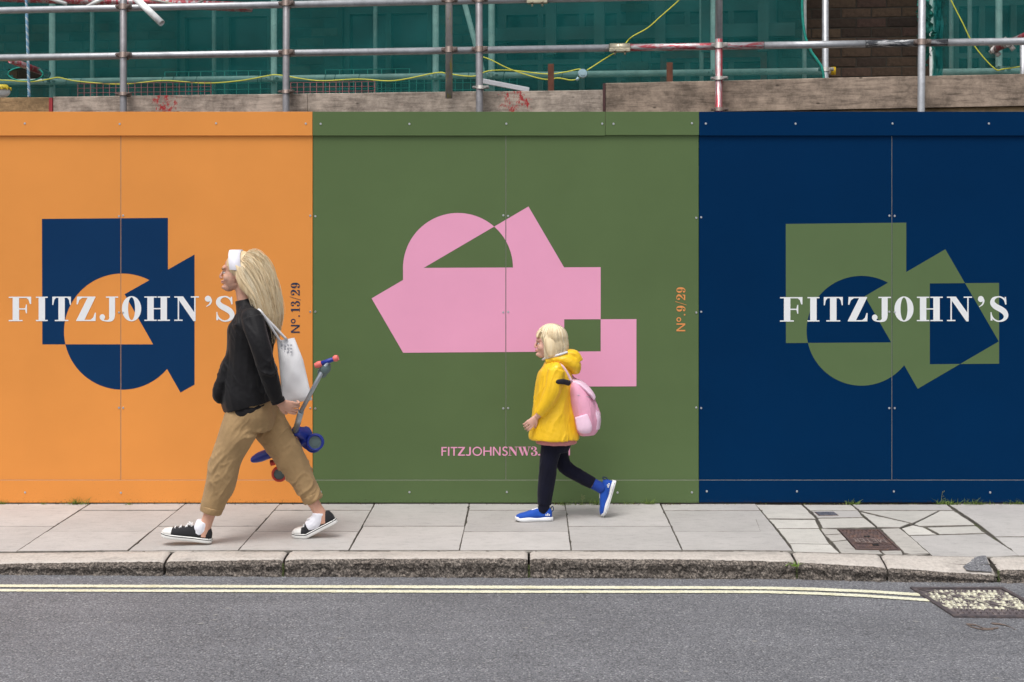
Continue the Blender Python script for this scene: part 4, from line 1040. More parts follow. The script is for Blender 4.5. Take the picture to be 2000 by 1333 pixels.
def tray(px0, px1, py0, py1, off, label, m, stepx=12.2, rows_=2, r=.0022):
    bm = bmesh.new(); n = int((px1 - px0) / stepx); a0 = SP(px0, py0, off); zt_ = a0.z; zb_ = SP(px0, py1, off).z
    for i in range(n + 1):
        q = SP(px0 + (px1 - px0) * i / n, 170, off); cyl(bm, (q.x, q.y, 2.437), (q.x, q.y, zt_), r, 5)
    for k in range(8):
        z = zt_ - (zt_ - zb_) * k / rows_
        if z < 2.44: break
        a = SP(px0, 170, off); b = SP(px1, 170, off); cyl(bm, (a.x, a.y, z), (b.x, b.y, z), r, 5)
    return props(obj('wire_mesh_panel', bm, m), label, 'mesh panel', 'wire mesh panels standing behind the toe boards')
A_RW = M('red_wire', (.30, .085, .09), .6, .2, 20); A_GW = M('green_wire', (.10, .34, .29), .6, .2, 20)
tray(152, 412, 164, 182, .55, 'dark red wire mesh panel left of the second standard', A_RW)
tray(568, 732, 162, 180, .55, 'dark red wire mesh panel right of the second standard', A_RW)
tray(322, 532, 141, 165, 1.25, 'green wire mesh panel behind the netting, left one', A_GW, 22, 2, .004)
tray(636, 800, 137, 162, 1.25, 'green wire mesh panel behind the netting, right one', A_GW, 24, 2, .004)
tray(738, 1010, 150, 178, 1.28, 'long green wire mesh panel behind the netting in the middle', A_GW, 15, 2, .0035)
p0 = SP(940, 158, .35); p1 = SP(1018, 172, .35); bm = bmesh.new()
M5 = Matrix.Translation(p0) @ Matrix.Rotation(math.atan2(-(p0.z - p1.z), p1.x - p0.x) * -1, 4, 'Y')
box(bm, 0, .34, -.01, .01, -.018, .016, M5, .003); props(obj('white_offcut', bm, M('white_plastic', (.75, .75, .78), .4, .05)), 'white plastic strip leaning behind the toe board near the middle standard', 'plastic strip')
wl = thing('work_light', 'round yellow rimmed white work light at the far left', 'lamp', SP(4, 190, .3))
c_ = SP(4, 178, .3); bm = bmesh.new(); bmesh.ops.create_uvsphere(bm, u_segments=20, v_segments=12, radius=.06, matrix=Matrix.Translation(c_ + Vector((0, 0, -.005))) @ Matrix.Diagonal((1, .7, .75, 1)))
for f in bm.faces: f.smooth = True
obj('diffuser', bm, M('white_diffuser', (.85, .86, .85), .35, .02), wl)
bm = bmesh.new(); cyl(bm, c_ + Vector((0, 0, .012)), c_ + Vector((0, 0, .045)), .066, 20, r2=.035)
for k in range(10): a = k * math.tau / 10; box(bm, -.006, .006, -.004, .004, 0, .02, Matrix.Translation(c_ + Vector((math.cos(a) * .062, math.sin(a) * .062, .006))))
obj('rim', bm, M('yellow_rim', (.78, .60, .05), .5), wl)

# ------------------------------------------------------------------ weeds and litter
A_GRS = M('grass_blade', (.17, .25, .045), .6, .35, 40); A_GRB = M('bright_grass', (.20, .36, .03), .6, .3, 40); A_STEM = M('seed_stem', (.25, .27, .12), .7, .3, 40)
def tuft(px, py, s, n, label, m=A_GRS, stem=0, width=1.0, z=None):
    x, y = gxy(px, py); zb_ = pave_z(x, y) - .004 if z is None else z
    root = thing('grass_tuft', label, 'weed', (x, y, zb_), 'weeds growing along the hoarding and kerb')
    bm = bmesh.new()
    for i in range(n):
        a = rnd.uniform(0, math.tau); r_ = abs(rnd.gauss(0, .018)) * s * width; b = Vector((x + math.cos(a) * r_ * 1.8, min(-.016, y - .012 + math.sin(a) * r_ * .6) if z is None else y + math.sin(a) * r_ * .6, zb_))
        h = rnd.uniform(.02, .075) * s; le = Vector((rnd.gauss(0, .5), rnd.gauss(-.1, .3), 1)).normalized(); w = rnd.uniform(.001, .0024); pv = None
        sd_ = Vector((math.cos(a), math.sin(a), 0)) * w
        for k in range(4):
            t = k / 3; p = b + le * h * t + Vector((le.x, le.y, -.35)) * h * t * t * .7; cur = (bm.verts.new(p - sd_ * (1 - t * .85)), bm.verts.new(p + sd_ * (1 - t * .85)))
            if pv: bm.faces.new((pv[0], pv[1], cur[1], cur[0]))
            pv = cur
    obj('leaf_blades', bm, m, root)['kind'] = 'stuff'
    if stem:
        bm = bmesh.new(); sweep(bm, cr([(x, y, zb_), (x + .003, y, zb_ + stem * .5), (x + .010, y, zb_ + stem)], 4), .0011, 4)
        for i in range(9):
            t = .5 + .5 * i / 9; a = rnd.uniform(0, 6); p = Vector((x + .010 * t, y, zb_ + stem * t)); e = p + Vector((math.cos(a) * .012, math.sin(a) * .008, .008)); cyl(bm, p, e, .0006, 3); bmesh.ops.create_icosphere(bm, subdivisions=1, radius=.0022, matrix=Matrix.Translation(e))
        obj('seed_stem', bm, A_STEM, root)
tuft(6, 984, .7, 50, 'small grass tuft under the orange hoarding at the far left')
tuft(85, 985, .4, 25, 'tiny grass sprig under the orange hoarding left of its joint')
tuft(150, 985, 1.1, 90, 'bushy grass tuft under the orange hoarding, largest there')
tuft(255, 986, .5, 30, 'low sprig under the orange hoarding right of its joint')
tuft(1108, 986, .6, 70, 'low moss and grass behind the standing blue shoe', width=2.4)
tuft(1137, 986, .5, 25, 'weed with a thin seed stem right of the standing blue shoe', stem=.06)
tuft(1168, 986, .9, 80, 'grass tuft below the raised trailing shoe')
tuft(1225, 985, .5, 40, 'low grass right of the trailing shoe', width=1.6)
tuft(1268, 985, .9, 60, 'spiky grass tuft under the right half of the green hoarding')
tuft(1665, 985, .8, 60, 'grass tuft under the navy hoarding near the stopcock cover', width=1.5)
tuft(1838, 985, 1.0, 60, 'tall seeding weed under the navy hoarding', stem=.085)
tuft(1856, 985, .8, 60, 'short grass right of the tall seeding weed')
tuft(1905, 985, .9, 110, 'wide mossy grass clump under the navy hoarding', width=2.2)
tuft(1985, 984, .9, 70, 'seeding weed clump at the far right of the hoarding', stem=.05, width=1.8)
tuft(1551, 1094, .55, 40, 'bright green grass sprouting from the kerb joint', A_GRB, z=kerb_z(xk(1556)) - .02)
bm = bmesh.new()
for i in range(1500):
    px = rnd.choice((rnd.uniform(-50, 600), rnd.uniform(600, 2050), rnd.uniform(1050, 1330), rnd.uniform(1480, 2000)))
    if noise.noise(Vector((px * .02, 0, 0))) < -.05: continue
    x, _ = gxy(px, 985); y = -.012 - abs(rnd.gauss(0, .012)); s_ = rnd.uniform(.001, .0035); z = pave_z(x, y) + .001
    a = rnd.uniform(0, 6); d = Vector((math.cos(a) * s_, math.sin(a) * s_, rnd.uniform(0, s_))); e = Vector((-d.y, d.x, rnd.uniform(0, s_ * 1.2)))
    b = Vector((x, y, z)); quad(bm, [b - d, b - e, b + d + Vector((0, 0, s_)), b + e], rnd.choice((0, 0, 1)))
props(obj('leaf_litter', bm, [M('brown_litter', (.13, .085, .045), .9, .4, 90), M('moss_crumbs', (.13, .15, .035), .9, .4, 90)]), 'brown and mossy crumbs along the foot of the hoarding', 'litter', kind='stuff')
bm = bmesh.new()
for jx in (553, 1033, 1557, 1951):
    for i in range(70):
        x = xk(jx) + rnd.gauss(0, .003); y = -1.482 + rnd.uniform(-.006, .01); z = road_z(x) + rnd.uniform(0, .07); s_ = rnd.uniform(.001, .003)
        quad(bm, [(x - s_, y, z), (x, y - s_, z - s_), (x + s_, y, z), (x, y + .001, z + s_)])
for i in range(900):
    px = rnd.uniform(-50, 2050); x = xk(px); y = -1.49 - abs(rnd.gauss(0, .015)); z = road_z(x) + .001; s_ = rnd.uniform(.0008, .003); a = rnd.uniform(0, 6)
    d = Vector((math.cos(a) * s_, math.sin(a) * s_, 0)); e = Vector((-d.y, d.x, s_)); b = Vector((x, y, z)); quad(bm, [b - d, b - e, b + d + Vector((0, 0, s_)), b + e], 1)
props(obj('kerb_moss', bm, [M('joint_moss', (.07, .09, .025), .9, .4, 90), M('gutter_grit', (.20, .18, .15), .9, .5, 200)]), 'moss and grit in the kerb joints and gutter', 'moss', kind='stuff')
bm = bmesh.new()
for i in range(26):                                      # pale flecks of worn paint and chewing gum on the road
    p = GR(rnd.uniform(0, 2000), rnd.uniform(1185, 1333)); s_ = rnd.uniform(.004, .016); k = rnd.randint(6, 9)
    vs_ = [bm.verts.new((p.x + math.cos(t * math.tau / k) * s_ * rnd.uniform(.6, 1.3), p.y + math.sin(t * math.tau / k) * s_ * rnd.uniform(.6, 1.2), p.z + .002)) for t in range(k)]; bm.faces.new(vs_)
props(obj('road_flecks', bm, M('pale_fleck', (.24, .235, .23), .9, .3, 200)), 'pale flecks scattered on the asphalt', 'flecks', kind='stuff')

# ------------------------------------------------------------------ people
def etube(bm, pts, n=5, seg=14, side=Vector((0, 1, 0))):
    """tapered limb through (Vector, half width in plane, half width sideways)"""
    c = cr([(p[0].x, p[0].y, p[0].z, p[1], p[2]) for p in pts], n); rings = []
    cen = [Vector(q[:3]) for q in c]
    for i, q in enumerate(c):
        t = (cen[min(i + 1, len(c) - 1)] - cen[max(i - 1, 0)]).normalized()
        s = side - t * side.dot(t); s.normalize(); nn = t.cross(s)
        rings.append([bm.verts.new(cen[i] + nn * math.cos(k * math.tau / seg) * q[3] + s * math.sin(k * math.tau / seg) * q[4]) for k in range(seg)])
    for a, b in zip(rings, rings[1:]):
        for k in range(seg): bm.faces.new((a[k], a[(k + 1) % seg], b[(k + 1) % seg], b[k]))
    bm.faces.new(rings[0][::-1]); bm.faces.new(rings[-1])
def ball3(bm, c, rx, ry=None, rz=None, rot=None):
    ry = ry or rx; rz = rz or rx
    m = Matrix.Translation(c) @ (rot if rot else Matrix()) @ Matrix.Diagonal((rx, ry, rz, 1))
    bmesh.ops.create_uvsphere(bm, u_segments=18, v_segments=12, radius=1, matrix=m)
def skinned(bm, voxel, smooth=3, disp=None, fac=.5):
    bmesh.ops.recalc_face_normals(bm, faces=bm.faces)
    me = bpy.data.meshes.new('tmp'); bm.to_mesh(me); bm.free(); o = bpy.data.objects.new('tmp', me); COL.objects.link(o)
    r = o.modifiers.new('r', 'REMESH'); r.mode = 'VOXEL'; r.voxel_size = voxel; r.use_smooth_shade = True
    s = o.modifiers.new('s', 'SMOOTH'); s.factor = fac; s.iterations = smooth
    dg = bpy.context.evaluated_depsgraph_get(); dg.update(); out = bpy.data.meshes.new_from_object(o.evaluated_get(dg))
    bpy.data.objects.remove(o); bpy.data.meshes.remove(me)
    if disp:
        ns = [v.normal.copy() for v in out.vertices]
        for v, n in zip(out.vertices, ns): v.co += n * disp(v.co, n)
    for p in out.polygons: p.use_smooth = True
    return out
def folds(freq, amp, dirv, fine=.0008):
    d = Vector(dirv).normalized()
    def f(p, n):
        w = Vector((noise.noise(p * 5), noise.noise(p * 5 + Vector((5, 5, 5))), noise.noise(p * 5 + Vector((9, 2, 1))))) * .03
        q = p + w; q = (q - d * (q.dot(d) * .74)) * freq
        a = noise.noise(q + Vector((3, 1, 7))); r1 = max(0, 1 - abs(noise.noise(q * 1.2 + Vector((1, 8, 2)))) * 3.2); r2 = max(0, 1 - abs(noise.noise(q * 2.1)) * 3.5)
        m_ = max(0, noise.noise(p * 5.5 + Vector((4, 4, 4))) + .25)
        return amp * (a * .8 + (r1 * r1 * .8 + r2 * r2 * .35) * m_ * 1.6 - .2) + fine * noise.noise(p * 60)
    return f
def skin_mat(name, c):
    m, nt, b, out = NM(name); v = coords(nt)
    col = ramp(nt, noi(nt, v, 14, 5, .7), [(.3, tuple(x * y for x, y in zip(c, (.95, .86, .84)))), (.7, c)])
    nt.links.new(col, b.inputs['Base Color']); b.inputs['Roughness'].default_value = .5
    b.inputs['Subsurface Weight'].default_value = .12; b.inputs['Subsurface Radius'].default_value = (.012, .005, .003); b.inputs['Subsurface Scale'].default_value = .6
    bump(nt, b, noi(nt, v, 300, 3), .08, .001); return m
def cloth_mat(name, c, rough=.8, var=.12, weave=420, bs=.25, spec=.3):
    m, nt, b, out = NM(name); v = coords(nt)
    col = ramp(nt, noi(nt, v, 9, 6, .7), [(.3, tuple(x * (1 - var) for x in c)), (.7, tuple(min(1, x * (1 + var)) for x in c))])
    nt.links.new(col, b.inputs['Base Color']); b.inputs['Roughness'].default_value = rough; b.inputs['Specular IOR Level'].default_value = spec
    b.inputs['Sheen Weight'].default_value = .08
    bump(nt, b, noi(nt, v, weave, 3), bs, .001); return m
def hair_mat(name, c1, c2, c3):
    m, nt, b, out = NM(name)
    at = nt.nodes.new('ShaderNodeAttribute'); at.attribute_name = 'strand'
    col = ramp(nt, at.outputs['Fac'], [(0, c1), (.5, c2), (1, c3)])
    nt.links.new(col, b.inputs['Base Color']); b.inputs['Roughness'].default_value = .42; b.inputs['Specular IOR Level'].default_value = .4
    return m
def strands(paths, r, m, parent, name='hair'):
    vs, fs, cols = [], [], []
    for path, tone in paths:
        base = len(vs); pts = [Vector(p) for p in path]; prev = None
        for i, p in enumerate(pts):
            t = (pts[min(i + 1, len(pts) - 1)] - pts[max(i - 1, 0)]).normalized()
            s = (t.orthogonal() if prev is None else prev - t * prev.dot(t)).normalized(); prev = s; n = t.cross(s)
            rr = r * (1 - .7 * (i / (len(pts) - 1)) ** 3)
            for k in range(3):
                a = k * math.tau / 3; vs.append(p + (s * math.cos(a) + n * math.sin(a)) * rr); cols.append(tone)
        for i in range(len(pts) - 1):
            for k in range(3): fs.append((base + i * 3 + k, base + i * 3 + (k + 1) % 3, base + i * 3 + 3 + (k + 1) % 3, base + i * 3 + 3 + k))
    me = bpy.data.meshes.new(name); me.from_pydata(vs, [], fs); a = me.attributes.new('strand', 'FLOAT', 'POINT')
    a.data.foreach_set('value', cols)
    return mesh_obj(name, me, m, parent, None, True)

def head(bm, o, k=1.0, tilt=0.0, child=False):
    """head facing -x, centre of the skull at o; returns mapping function"""
    rot = Matrix.Rotation(tilt, 4, 'Y')
    def L(x, y, z): return o + (rot @ Vector((x, y, z))) * k
    fz = .92 if child else 1.0
    B = lambda x, y, z, rx, ry, rz: ball3(bm, L(x, y, z * fz), rx * k, ry * k, rz * k, rot)
    B(0.008, 0, .005, .094, .076, .082); B(-.030, 0, -.050, .058, .062, .078); B(-.055, 0, -.112, .032, .034, .026); B(-.02, 0, -.092, .052, .052, .032)
    B(-.080, 0, -.004, .016, .05, .018); B(-.052, .036, -.058, .030, .022, .028); B(-.052, -.036, -.058, .030, .022, .028)
    etube(bm, [(L(-.084, 0, -.015 * fz), .007 * k, .008 * k), (L(-.099, 0, -.040 * fz), .008 * k, .010 * k), (L(-.105 if not child else -.099, 0, -.056 * fz), .009 * k, .012 * k), (L(-.094, 0, -.064 * fz), .008 * k, .014 * k)], 4, 10)
    B(-.090, 0, -.079, .010, .021, .0055); B(-.088, 0, -.089, .010, .018, .0065); B(-.082, 0, -.115, .013, .018, .012)
    for s in (-1, 1):
        B(.006, .076 * s, -.040, .015, .007, .026); B(-.0805, .030 * s, -.021, .0085, .014, .0055); B(-.079, .030 * s, -.041, .007, .013, .005)
    return L
def face_bits(L, k, root, skinlip, browcol, fz=1.0):
    for s in (-1, 1):
        bm = bmesh.new(); ball3(bm, L(-.0775, .029 * s, -.030 * fz), .0110 * k, .0105 * k, .0062 * k)
        for f in bm.faces: f.smooth = True
        e = obj('eye', bm, A_EYEW, root)
        bm = bmesh.new(); ball3(bm, L(-.0860, .031 * s, -.0300 * fz), .0032 * k, .0058 * k, .0055 * k); obj('iris', bm, A_IRIS, e)
        bm = bmesh.new(); sweep(bm, cr([L(-.086, .046 * s, -.014 * fz), L(-.093, .034 * s, -.008 * fz), L(-.095, .018 * s, -.011 * fz)], 4), .0032 * k, 6); obj('eyebrow', bm, browcol, root)
    bm = bmesh.new(); ball3(bm, L(-.0930, 0, -.0795 * fz), .0065 * k, .019 * k, .0032 * k); ball3(bm, L(-.093, 0, -.0875 * fz), .0075 * k, .016 * k, .0042 * k)
    me = skinned(bm, .0016, 2); mesh_obj('lips', me, skinlip, root)
def hand(bm, wrist, fwd, palmn, k=1.0, curl=.9, thumb_side=1, spread=.1):
    """hand leaving the wrist along fwd; fingers bend towards palmn"""
    f = Vector(fwd).normalized(); p = Vector(palmn); p = (p - f * p.dot(f)).normalized(); s = f.cross(p).normalized() * thumb_side
    w = Vector(wrist)
    etube(bm, [(w - f * .01 * k, .016 * k, .023 * k), (w + f * .03 * k, .014 * k, .032 * k), (w + f * .070 * k, .012 * k, .037 * k), (w + f * .080 * k, .010 * k, .033 * k)], 4, 14, side=s)
    for i, (off, ln) in enumerate(((.032, .072), (.011, .080), (-.011, .074), (-.031, .058))):
        b = w + (f * .082 + s * off) * k; a = 0; pts = [(b - f * .02 * k, .0085 * k, .0088 * k)]; d = (f + s * off * spread * 8).normalized(); q = b
        pts.append((q, .0085 * k, .0085 * k))
        for j, seg in enumerate((.45, .31, .24)):
            a += curl * (.65, 1.0, .7)[j] * (1 + .06 * i)
            dd = (d * math.cos(a) + p * math.sin(a)); q = q + dd * ln * seg * k; pts.append((q, (.0082, .0076, .0066)[j] * k, (.0082, .0076, .0066)[j] * k))
        etube(bm, pts, 3, 10, side=s); ball3(bm, q, .0066 * k)
    b = w + (f * .022 + s * .026) * k; d = (f * .72 + s * .62 + p * .3).normalized(); pts = [(w + f * .01 * k + s * .01 * k, .012 * k, .012 * k), (b, .0125 * k, .0125 * k), (b + d * .034 * k, .0105 * k, .0105 * k)]
    d2 = (d * .6 + p * .55 + f * .35).normalized(); q = b + d * .034 * k + d2 * .028 * k; pts += [(q, .009 * k, .009 * k)]; etube(bm, pts, 3, 10, side=s); ball3(bm, q, .009 * k)
def shoe(root, M4, k, kind, mats):
    """shoe pointing +x in its own space, heel at the origin, sole on z = 0"""
    canvas = kind == 'canvas'; L = .275 * k; sh = (.026 if canvas else .030) * k
    bend = M4[1]; M4 = M4[0]
    def T(x, y, z):
        bx = .68 * L
        if bend and x > bx:                    # toes stay on the ground while the heel is up
            a = bend; dx = x - bx
            x, z = bx + dx * math.cos(a) - z * math.sin(a), dx * math.sin(a) + z * math.cos(a)
        return M4 @ Vector((x, y, z))
    def hw(s): return interp(s, [0, .04, .15, .35, .6, .75, .88, .96, 1], [.012, .026, .033, .031, .040, .044, .038, .025, .006]) * k
    def up(s):
        return (interp(s, [0, .05, .15, .30, .42, .6, .75, .88, .96, 1], [.030, .062, .060, .050, .058, .046, .034, .028, .020, .008]) if canvas else interp(s, [0, .05, .15, .28, .40, .6, .75, .88, .96, 1], [.040, .072, .066, .056, .066, .050, .036, .028, .018, .006])) * k
    def solid(name, s0, s1, fw, fz0, fz1, m, n=26, top=None, seg=12, parent=root):
        bm = bmesh.new(); rings = []
        for i in range(n + 1):
            s = s0 + (s1 - s0) * i / n; w = fw(s); zt, zb = fz1(s), fz0(s); ring = []
            if top == 'dome':
                for j in range(seg + 1):
                    a = math.pi * j / seg; ring.append(bm.verts.new(T(s * L, math.copysign(abs(math.cos(a)) ** .7, math.cos(a)) * w, zb + (zt - zb) * math.sin(a) ** .75)))
            else:
                e = .004 * k
                for y, z in ((-w + e, zb), (w - e, zb), (w, zb + e), (w, zt - e), (w - e, zt), (-w + e, zt), (-w, zt - e), (-w, zb + e)): ring.append(bm.verts.new(T(s * L, y, z)))
            rings.append(ring)
        for a, b in zip(rings, rings[1:]):
            for j in range(len(a)): bm.faces.new((a[j], a[(j + 1) % len(a)], b[(j + 1) % len(a)], b[j])).smooth = True
        bm.faces.new(rings[0][::-1]); bm.faces.new(rings[-1]); bmesh.ops.recalc_face_normals(bm, faces=bm.faces)
        return obj(name, bm, m, parent)
    upper = solid('shoe', .0, 1.0, hw, lambda s: sh - .004 * k, lambda s: sh + up(s), mats['upper'], top='dome')
    if canvas:
        solid('sole', -.012, 1.012, lambda s: hw(min(max(s, 0), 1)) + .004 * k, lambda s: .0, lambda s: sh, mats['sole'], parent=upper)
        solid('sole_stripe', -.014, 1.014, lambda s: hw(min(max(s, 0), 1)) + .0048 * k, lambda s: sh * .68, lambda s: sh * .82, mats['upper'], parent=upper)
        solid('toe_cap', .80, 1.006, lambda s: hw(min(s, 1)) + .0016 * k, lambda s: sh - .002, lambda s: sh + up(min(s, 1)) + .002 * k, mats['sole'], top='dome', parent=upper)
        for i in range(6):
            s = .44 + .058 * i; z = sh + up(s) * .98; w = hw(s) * .62
            bm = bmesh.new()
            pts = [T(s * L + .006 * math.cos(a) * (1 if i % 2 else -1), w * math.sin(a), sh - .004 * k + (up(s) + .004 * k) * max(math.cos(a * .62), 0) ** .5 + .003 * k) for a in [(-1 + 2 * j / 10) for j in range(11)]]
            sweep(bm, pts, .0038 * k, 6); obj('lace', bm, mats['lace'], upper)
        for s_ in (-1, 1):
            bm = bmesh.new(); c0 = T(.43 * L, 0, sh + up(.43) + .006 * k)
            pts = [c0] + [T(.43 * L + .022 * math.sin(a) * k, s_ * (.010 + .018 * (1 - math.cos(a)) / 2) * k, sh + up(.43) + (.006 + .006 * math.sin(a)) * k) for a in (.8, 1.6, 2.4, 3.1)] + [c0]
            sweep(bm, cr(pts, 3), .0026 * k, 5); obj('lace', bm, mats['lace'], upper)
    else:
        solid('sole', -.03, 1.015, lambda s: hw(min(max(s, 0), 1)) + .005 * k, lambda s: .0 + .010 * k * max(0, (s - .8) / .2) ** 1.5, lambda s: sh * (1.0 + .10 * math.sin(s * 12)) + (.008 * k if s > .93 else 0), mats['sole'], parent=upper)
        solid('trim_line', .02, .98, lambda s: hw(s) + .0055 * k, lambda s: sh * .30, lambda s: sh * .40, mats['grey'], parent=upper)
        solid('tongue', .30, .56, lambda s: hw(s) * .42, lambda s: sh, lambda s: sh + up(s) + .003 * k, mats['lace'], top='dome', parent=upper)
        bm = bmesh.new(); sweep(bm, cr([T(.004 * k, 0, sh + .034 * k), T(-.010 * k, 0, sh + .050 * k), T(-.008 * k, 0, sh + .074 * k), T(.006 * k, 0, sh + .070 * k), T(.008 * k, 0, sh + .050 * k)], 5), .004 * k, 6); obj('heel_loop', bm, mats['grey2'], upper)
        for side in (-1, 1):
            for i in range(3):                   # slanted bars forming a small white triangle
                bm = bmesh.new(); x = (.020 + i * .012) * k; h = (.010 + .006 * (2 - abs(i - 1) * 1.2)) * k
                for fz in (0,):
                    pts = [(x, .004), (x + .008 * k, .004), (x + .004 * k + .002, h + .004), (x - .002, h)]
                    vs = [bm.verts.new(T(px_, side * (hw(.15) + .0012), sh + .008 * k + pz_)) for px_, pz_ in pts]; bm.faces.new(vs)
                obj('logo_bar', bm, mats['lace'], upper)
    return upper
A_EYEW = M('eye_white', (.75, .73, .70), .25, .02); A_IRIS = M('iris_dark', (.04, .05, .06), .2, .05)

# ---- woman ---------------------------------------------------------------
YW = -1.06
def W(px, py, dy=0.0): return P(px, py, YW + dy)
woman = thing('person', 'person with long blonde hair in black jacket and khaki trousers striding left', 'person', (W(500, 1050).x, YW, 0))
SKW = skin_mat('woman_skin', (.62, .36, .26)); LIPS = skin_mat('lip_skin', (.52, .20, .17)); BROW = M('eyebrow_hair', (.22, .14, .07), .8)
NEAR, FAR = -.15, .15
bm = bmesh.new()
HL = head(bm, W(468, 524), .98, R(4))
etube(bm, [(W(474, 548), .050, .050), (W(478, 575), .048, .050), (W(486, 606), .058, .070)], 4)
etube(bm, [(W(488, 604), .07, .11), (W(490, 640), .10, .15), (W(488, 700), .095, .135), (W(490, 760), .10, .15), (W(494, 800), .11, .155), (W(494, 830), .10, .14)], 4, 18)
# legs: near leg forward, far leg back
etube(bm, [(W(484, 812, -.08), .085, .075), (W(462, 858, -.09), .072, .070), (W(441, 905, -.09), .055, .055), (W(428, 950, -.08), .054, .052), (W(411, 1000, -.08), .034, .036), (W(401, 1030, -.08), .033, .035), (W(398, 1048, -.08), .036, .036)], 5)
etube(bm, [(W(505, 812, .08), .085, .075), (W(540, 858, .08), .070, .068), (W(572, 905, .08), .054, .054), (W(592, 945, .08), .052, .050), (W(613, 983, .08), .034, .036), (W(628, 1008, .08), .034, .035), (W(632, 1022, .08), .034, .034)], 5)
# arms
etube(bm, [(W(494, 622, -.17), .050, .048), (W(506, 668, -.21), .044, .042), (W(519, 714, -.22), .038, .036), (W(532, 752, -.20), .032, .030), (W(545, 786, -.16), .022, .027)], 5)
etube(bm, [(W(486, 622, .17), .050, .048), (W(472, 668, .21), .044, .042), (W(459, 712, .22), .036, .036), (W(452, 736, .17), .030, .030), (W(452, 756, .10), .022, .026)], 5)
hand(bm, W(546, 787, -.155), Vector((.95, .25, -.42)), Vector((.2, .95, .1)), .95, .8, -1, .16)
hand(bm, W(452, 756, .10), Vector((-.3, -.2, -1)), Vector((0, -1, 0)), .9, .9, 1)
mesh_obj('body', skinned(bm, .0031, 3), SKW, woman)
face_bits(HL, .98, woman, LIPS, BROW)
# trousers
KH = cloth_mat('khaki_twill', (.36, .235, .115), .9, .12); 
bm = bmesh.new()
etube(bm, [(W(491, 780), .120, .168), (W(494, 812), .128, .172), (W(494, 838), .110, .150)], 4, 20)
etube(bm, [(W(482, 800, -.08), .105, .088), (W(462, 852, -.09), .102, .088), (W(444, 893, -.09), .092, .080), (W(432, 935, -.085), .085, .076), (W(419, 975, -.08), .070, .066), (W(412, 1002, -.08), .058, .058)], 5, 18)
etube(bm, [(W(506, 800, .08), .105, .088), (W(538, 850, .08), .098, .086), (W(566, 892, .08), .084, .078), (W(585, 928, .08), .072, .068), (W(604, 962, .08), .056, .056), (W(612, 978, .08), .050, .052)], 5, 18)
mesh_obj('trousers', skinned(bm, .006, 2, folds(13, .0100, (.75, .3, .8))), KH, woman)
for a, b, r_, d in ((412, 1001, .059, -.08), (611, 977, .052, .08)):         # turned hems
    bm = bmesh.new(); c = W(a, b, d); ax = (W(419, 975, -.08) - W(412, 1002, -.08)) if a < 500 else (W(604, 962, .08) - W(612, 978, .08)); ax.normalize()
    etube(bm, [(c - ax * .004, r_ + .001, r_), (c + ax * .012, r_ + .004, r_ + .004), (c + ax * .034, r_ + .006, r_ + .006)], 3, 18); mesh_obj('hem', skinned(bm, .004, 2, folds(16, .003, (0, 0, 1))), KH, woman)
# jacket
BK = cloth_mat('black_jacket_cloth', (.006, .0055, .0068), .6, .2, 300, .3, .22)
bm = bmesh.new()
etube(bm, [(W(479, 583), .060, .062), (W(483, 597), .068, .088), (W(488, 612), .090, .150), (W(491, 640), .128, .185), (W(488, 690), .128, .170), (W(486, 735), .140, .178), (W(486, 772), .155, .190), (W(490, 792), .150, .186)], 5, 22)
ball3(bm, W(492, 621, -.16), .062, .055, .058); ball3(bm, W(484, 621, .16), .062, .055, .058)
etube(bm, [(W(494, 622, -.17), .064, .058), (W(506, 668, -.215), .060, .056), (W(519, 714, -.225), .054, .052), (W(531, 752, -.205), .047, .045), (W(541, 780, -.17), .037, .038)], 5, 16)
etube(bm, [(W(486, 622, .17), .064, .058), (W(470, 668, .21), .060, .056), (W(456, 712, .22), .054, .052), (W(448, 738, .19), .050, .045), (W(440, 762, .14), .044, .038), (W(438, 774, .10), .03, .03)], 5, 16)
etube(bm, [(W(462, 660, -.06), .03, .05), (W(446, 715, -.07), .035, .05), (W(434, 752, -.07), .045, .06), (W(430, 772, -.06), .040, .06), (W(433, 782, -.05), .02, .05)], 4)      # open front flap swinging forward
etube(bm, [(W(470, 608, -.03), .02, .05), (W(468, 640, -.05), .022, .05), (W(466, 690, -.06), .02, .05)], 4)
mesh_obj('jacket', skinned(bm, .006, 2, folds(13, .0115, (-.6, .3, 1))), BK, woman)
bm = bmesh.new(); etube(bm, [(W(488, 786), .128, .172), (W(492, 800), .134, .178), (W(498, 812), .118, .160)], 4, 20)
mesh_obj('jumper_hem', skinned(bm, .006, 2, folds(12, .004, (0, 0, 1))), cloth_mat('black_knit', (.010, .009, .011), .9), woman)
for s_, (a, b, d) in enumerate(((543, 783, -.165),)):
    bm = bmesh.new(); ax = Vector((.35, .15, -.95)) if s_ == 0 else Vector((-.3, -.1, -1)); ax.normalize(); c = W(a, b, d)
    etube(bm, [(c - ax * .012, .039, .040), (c + ax * .012, .038, .039)], 3, 16); mesh_obj('cuff', skinned(bm, .004, 1), BK, woman)
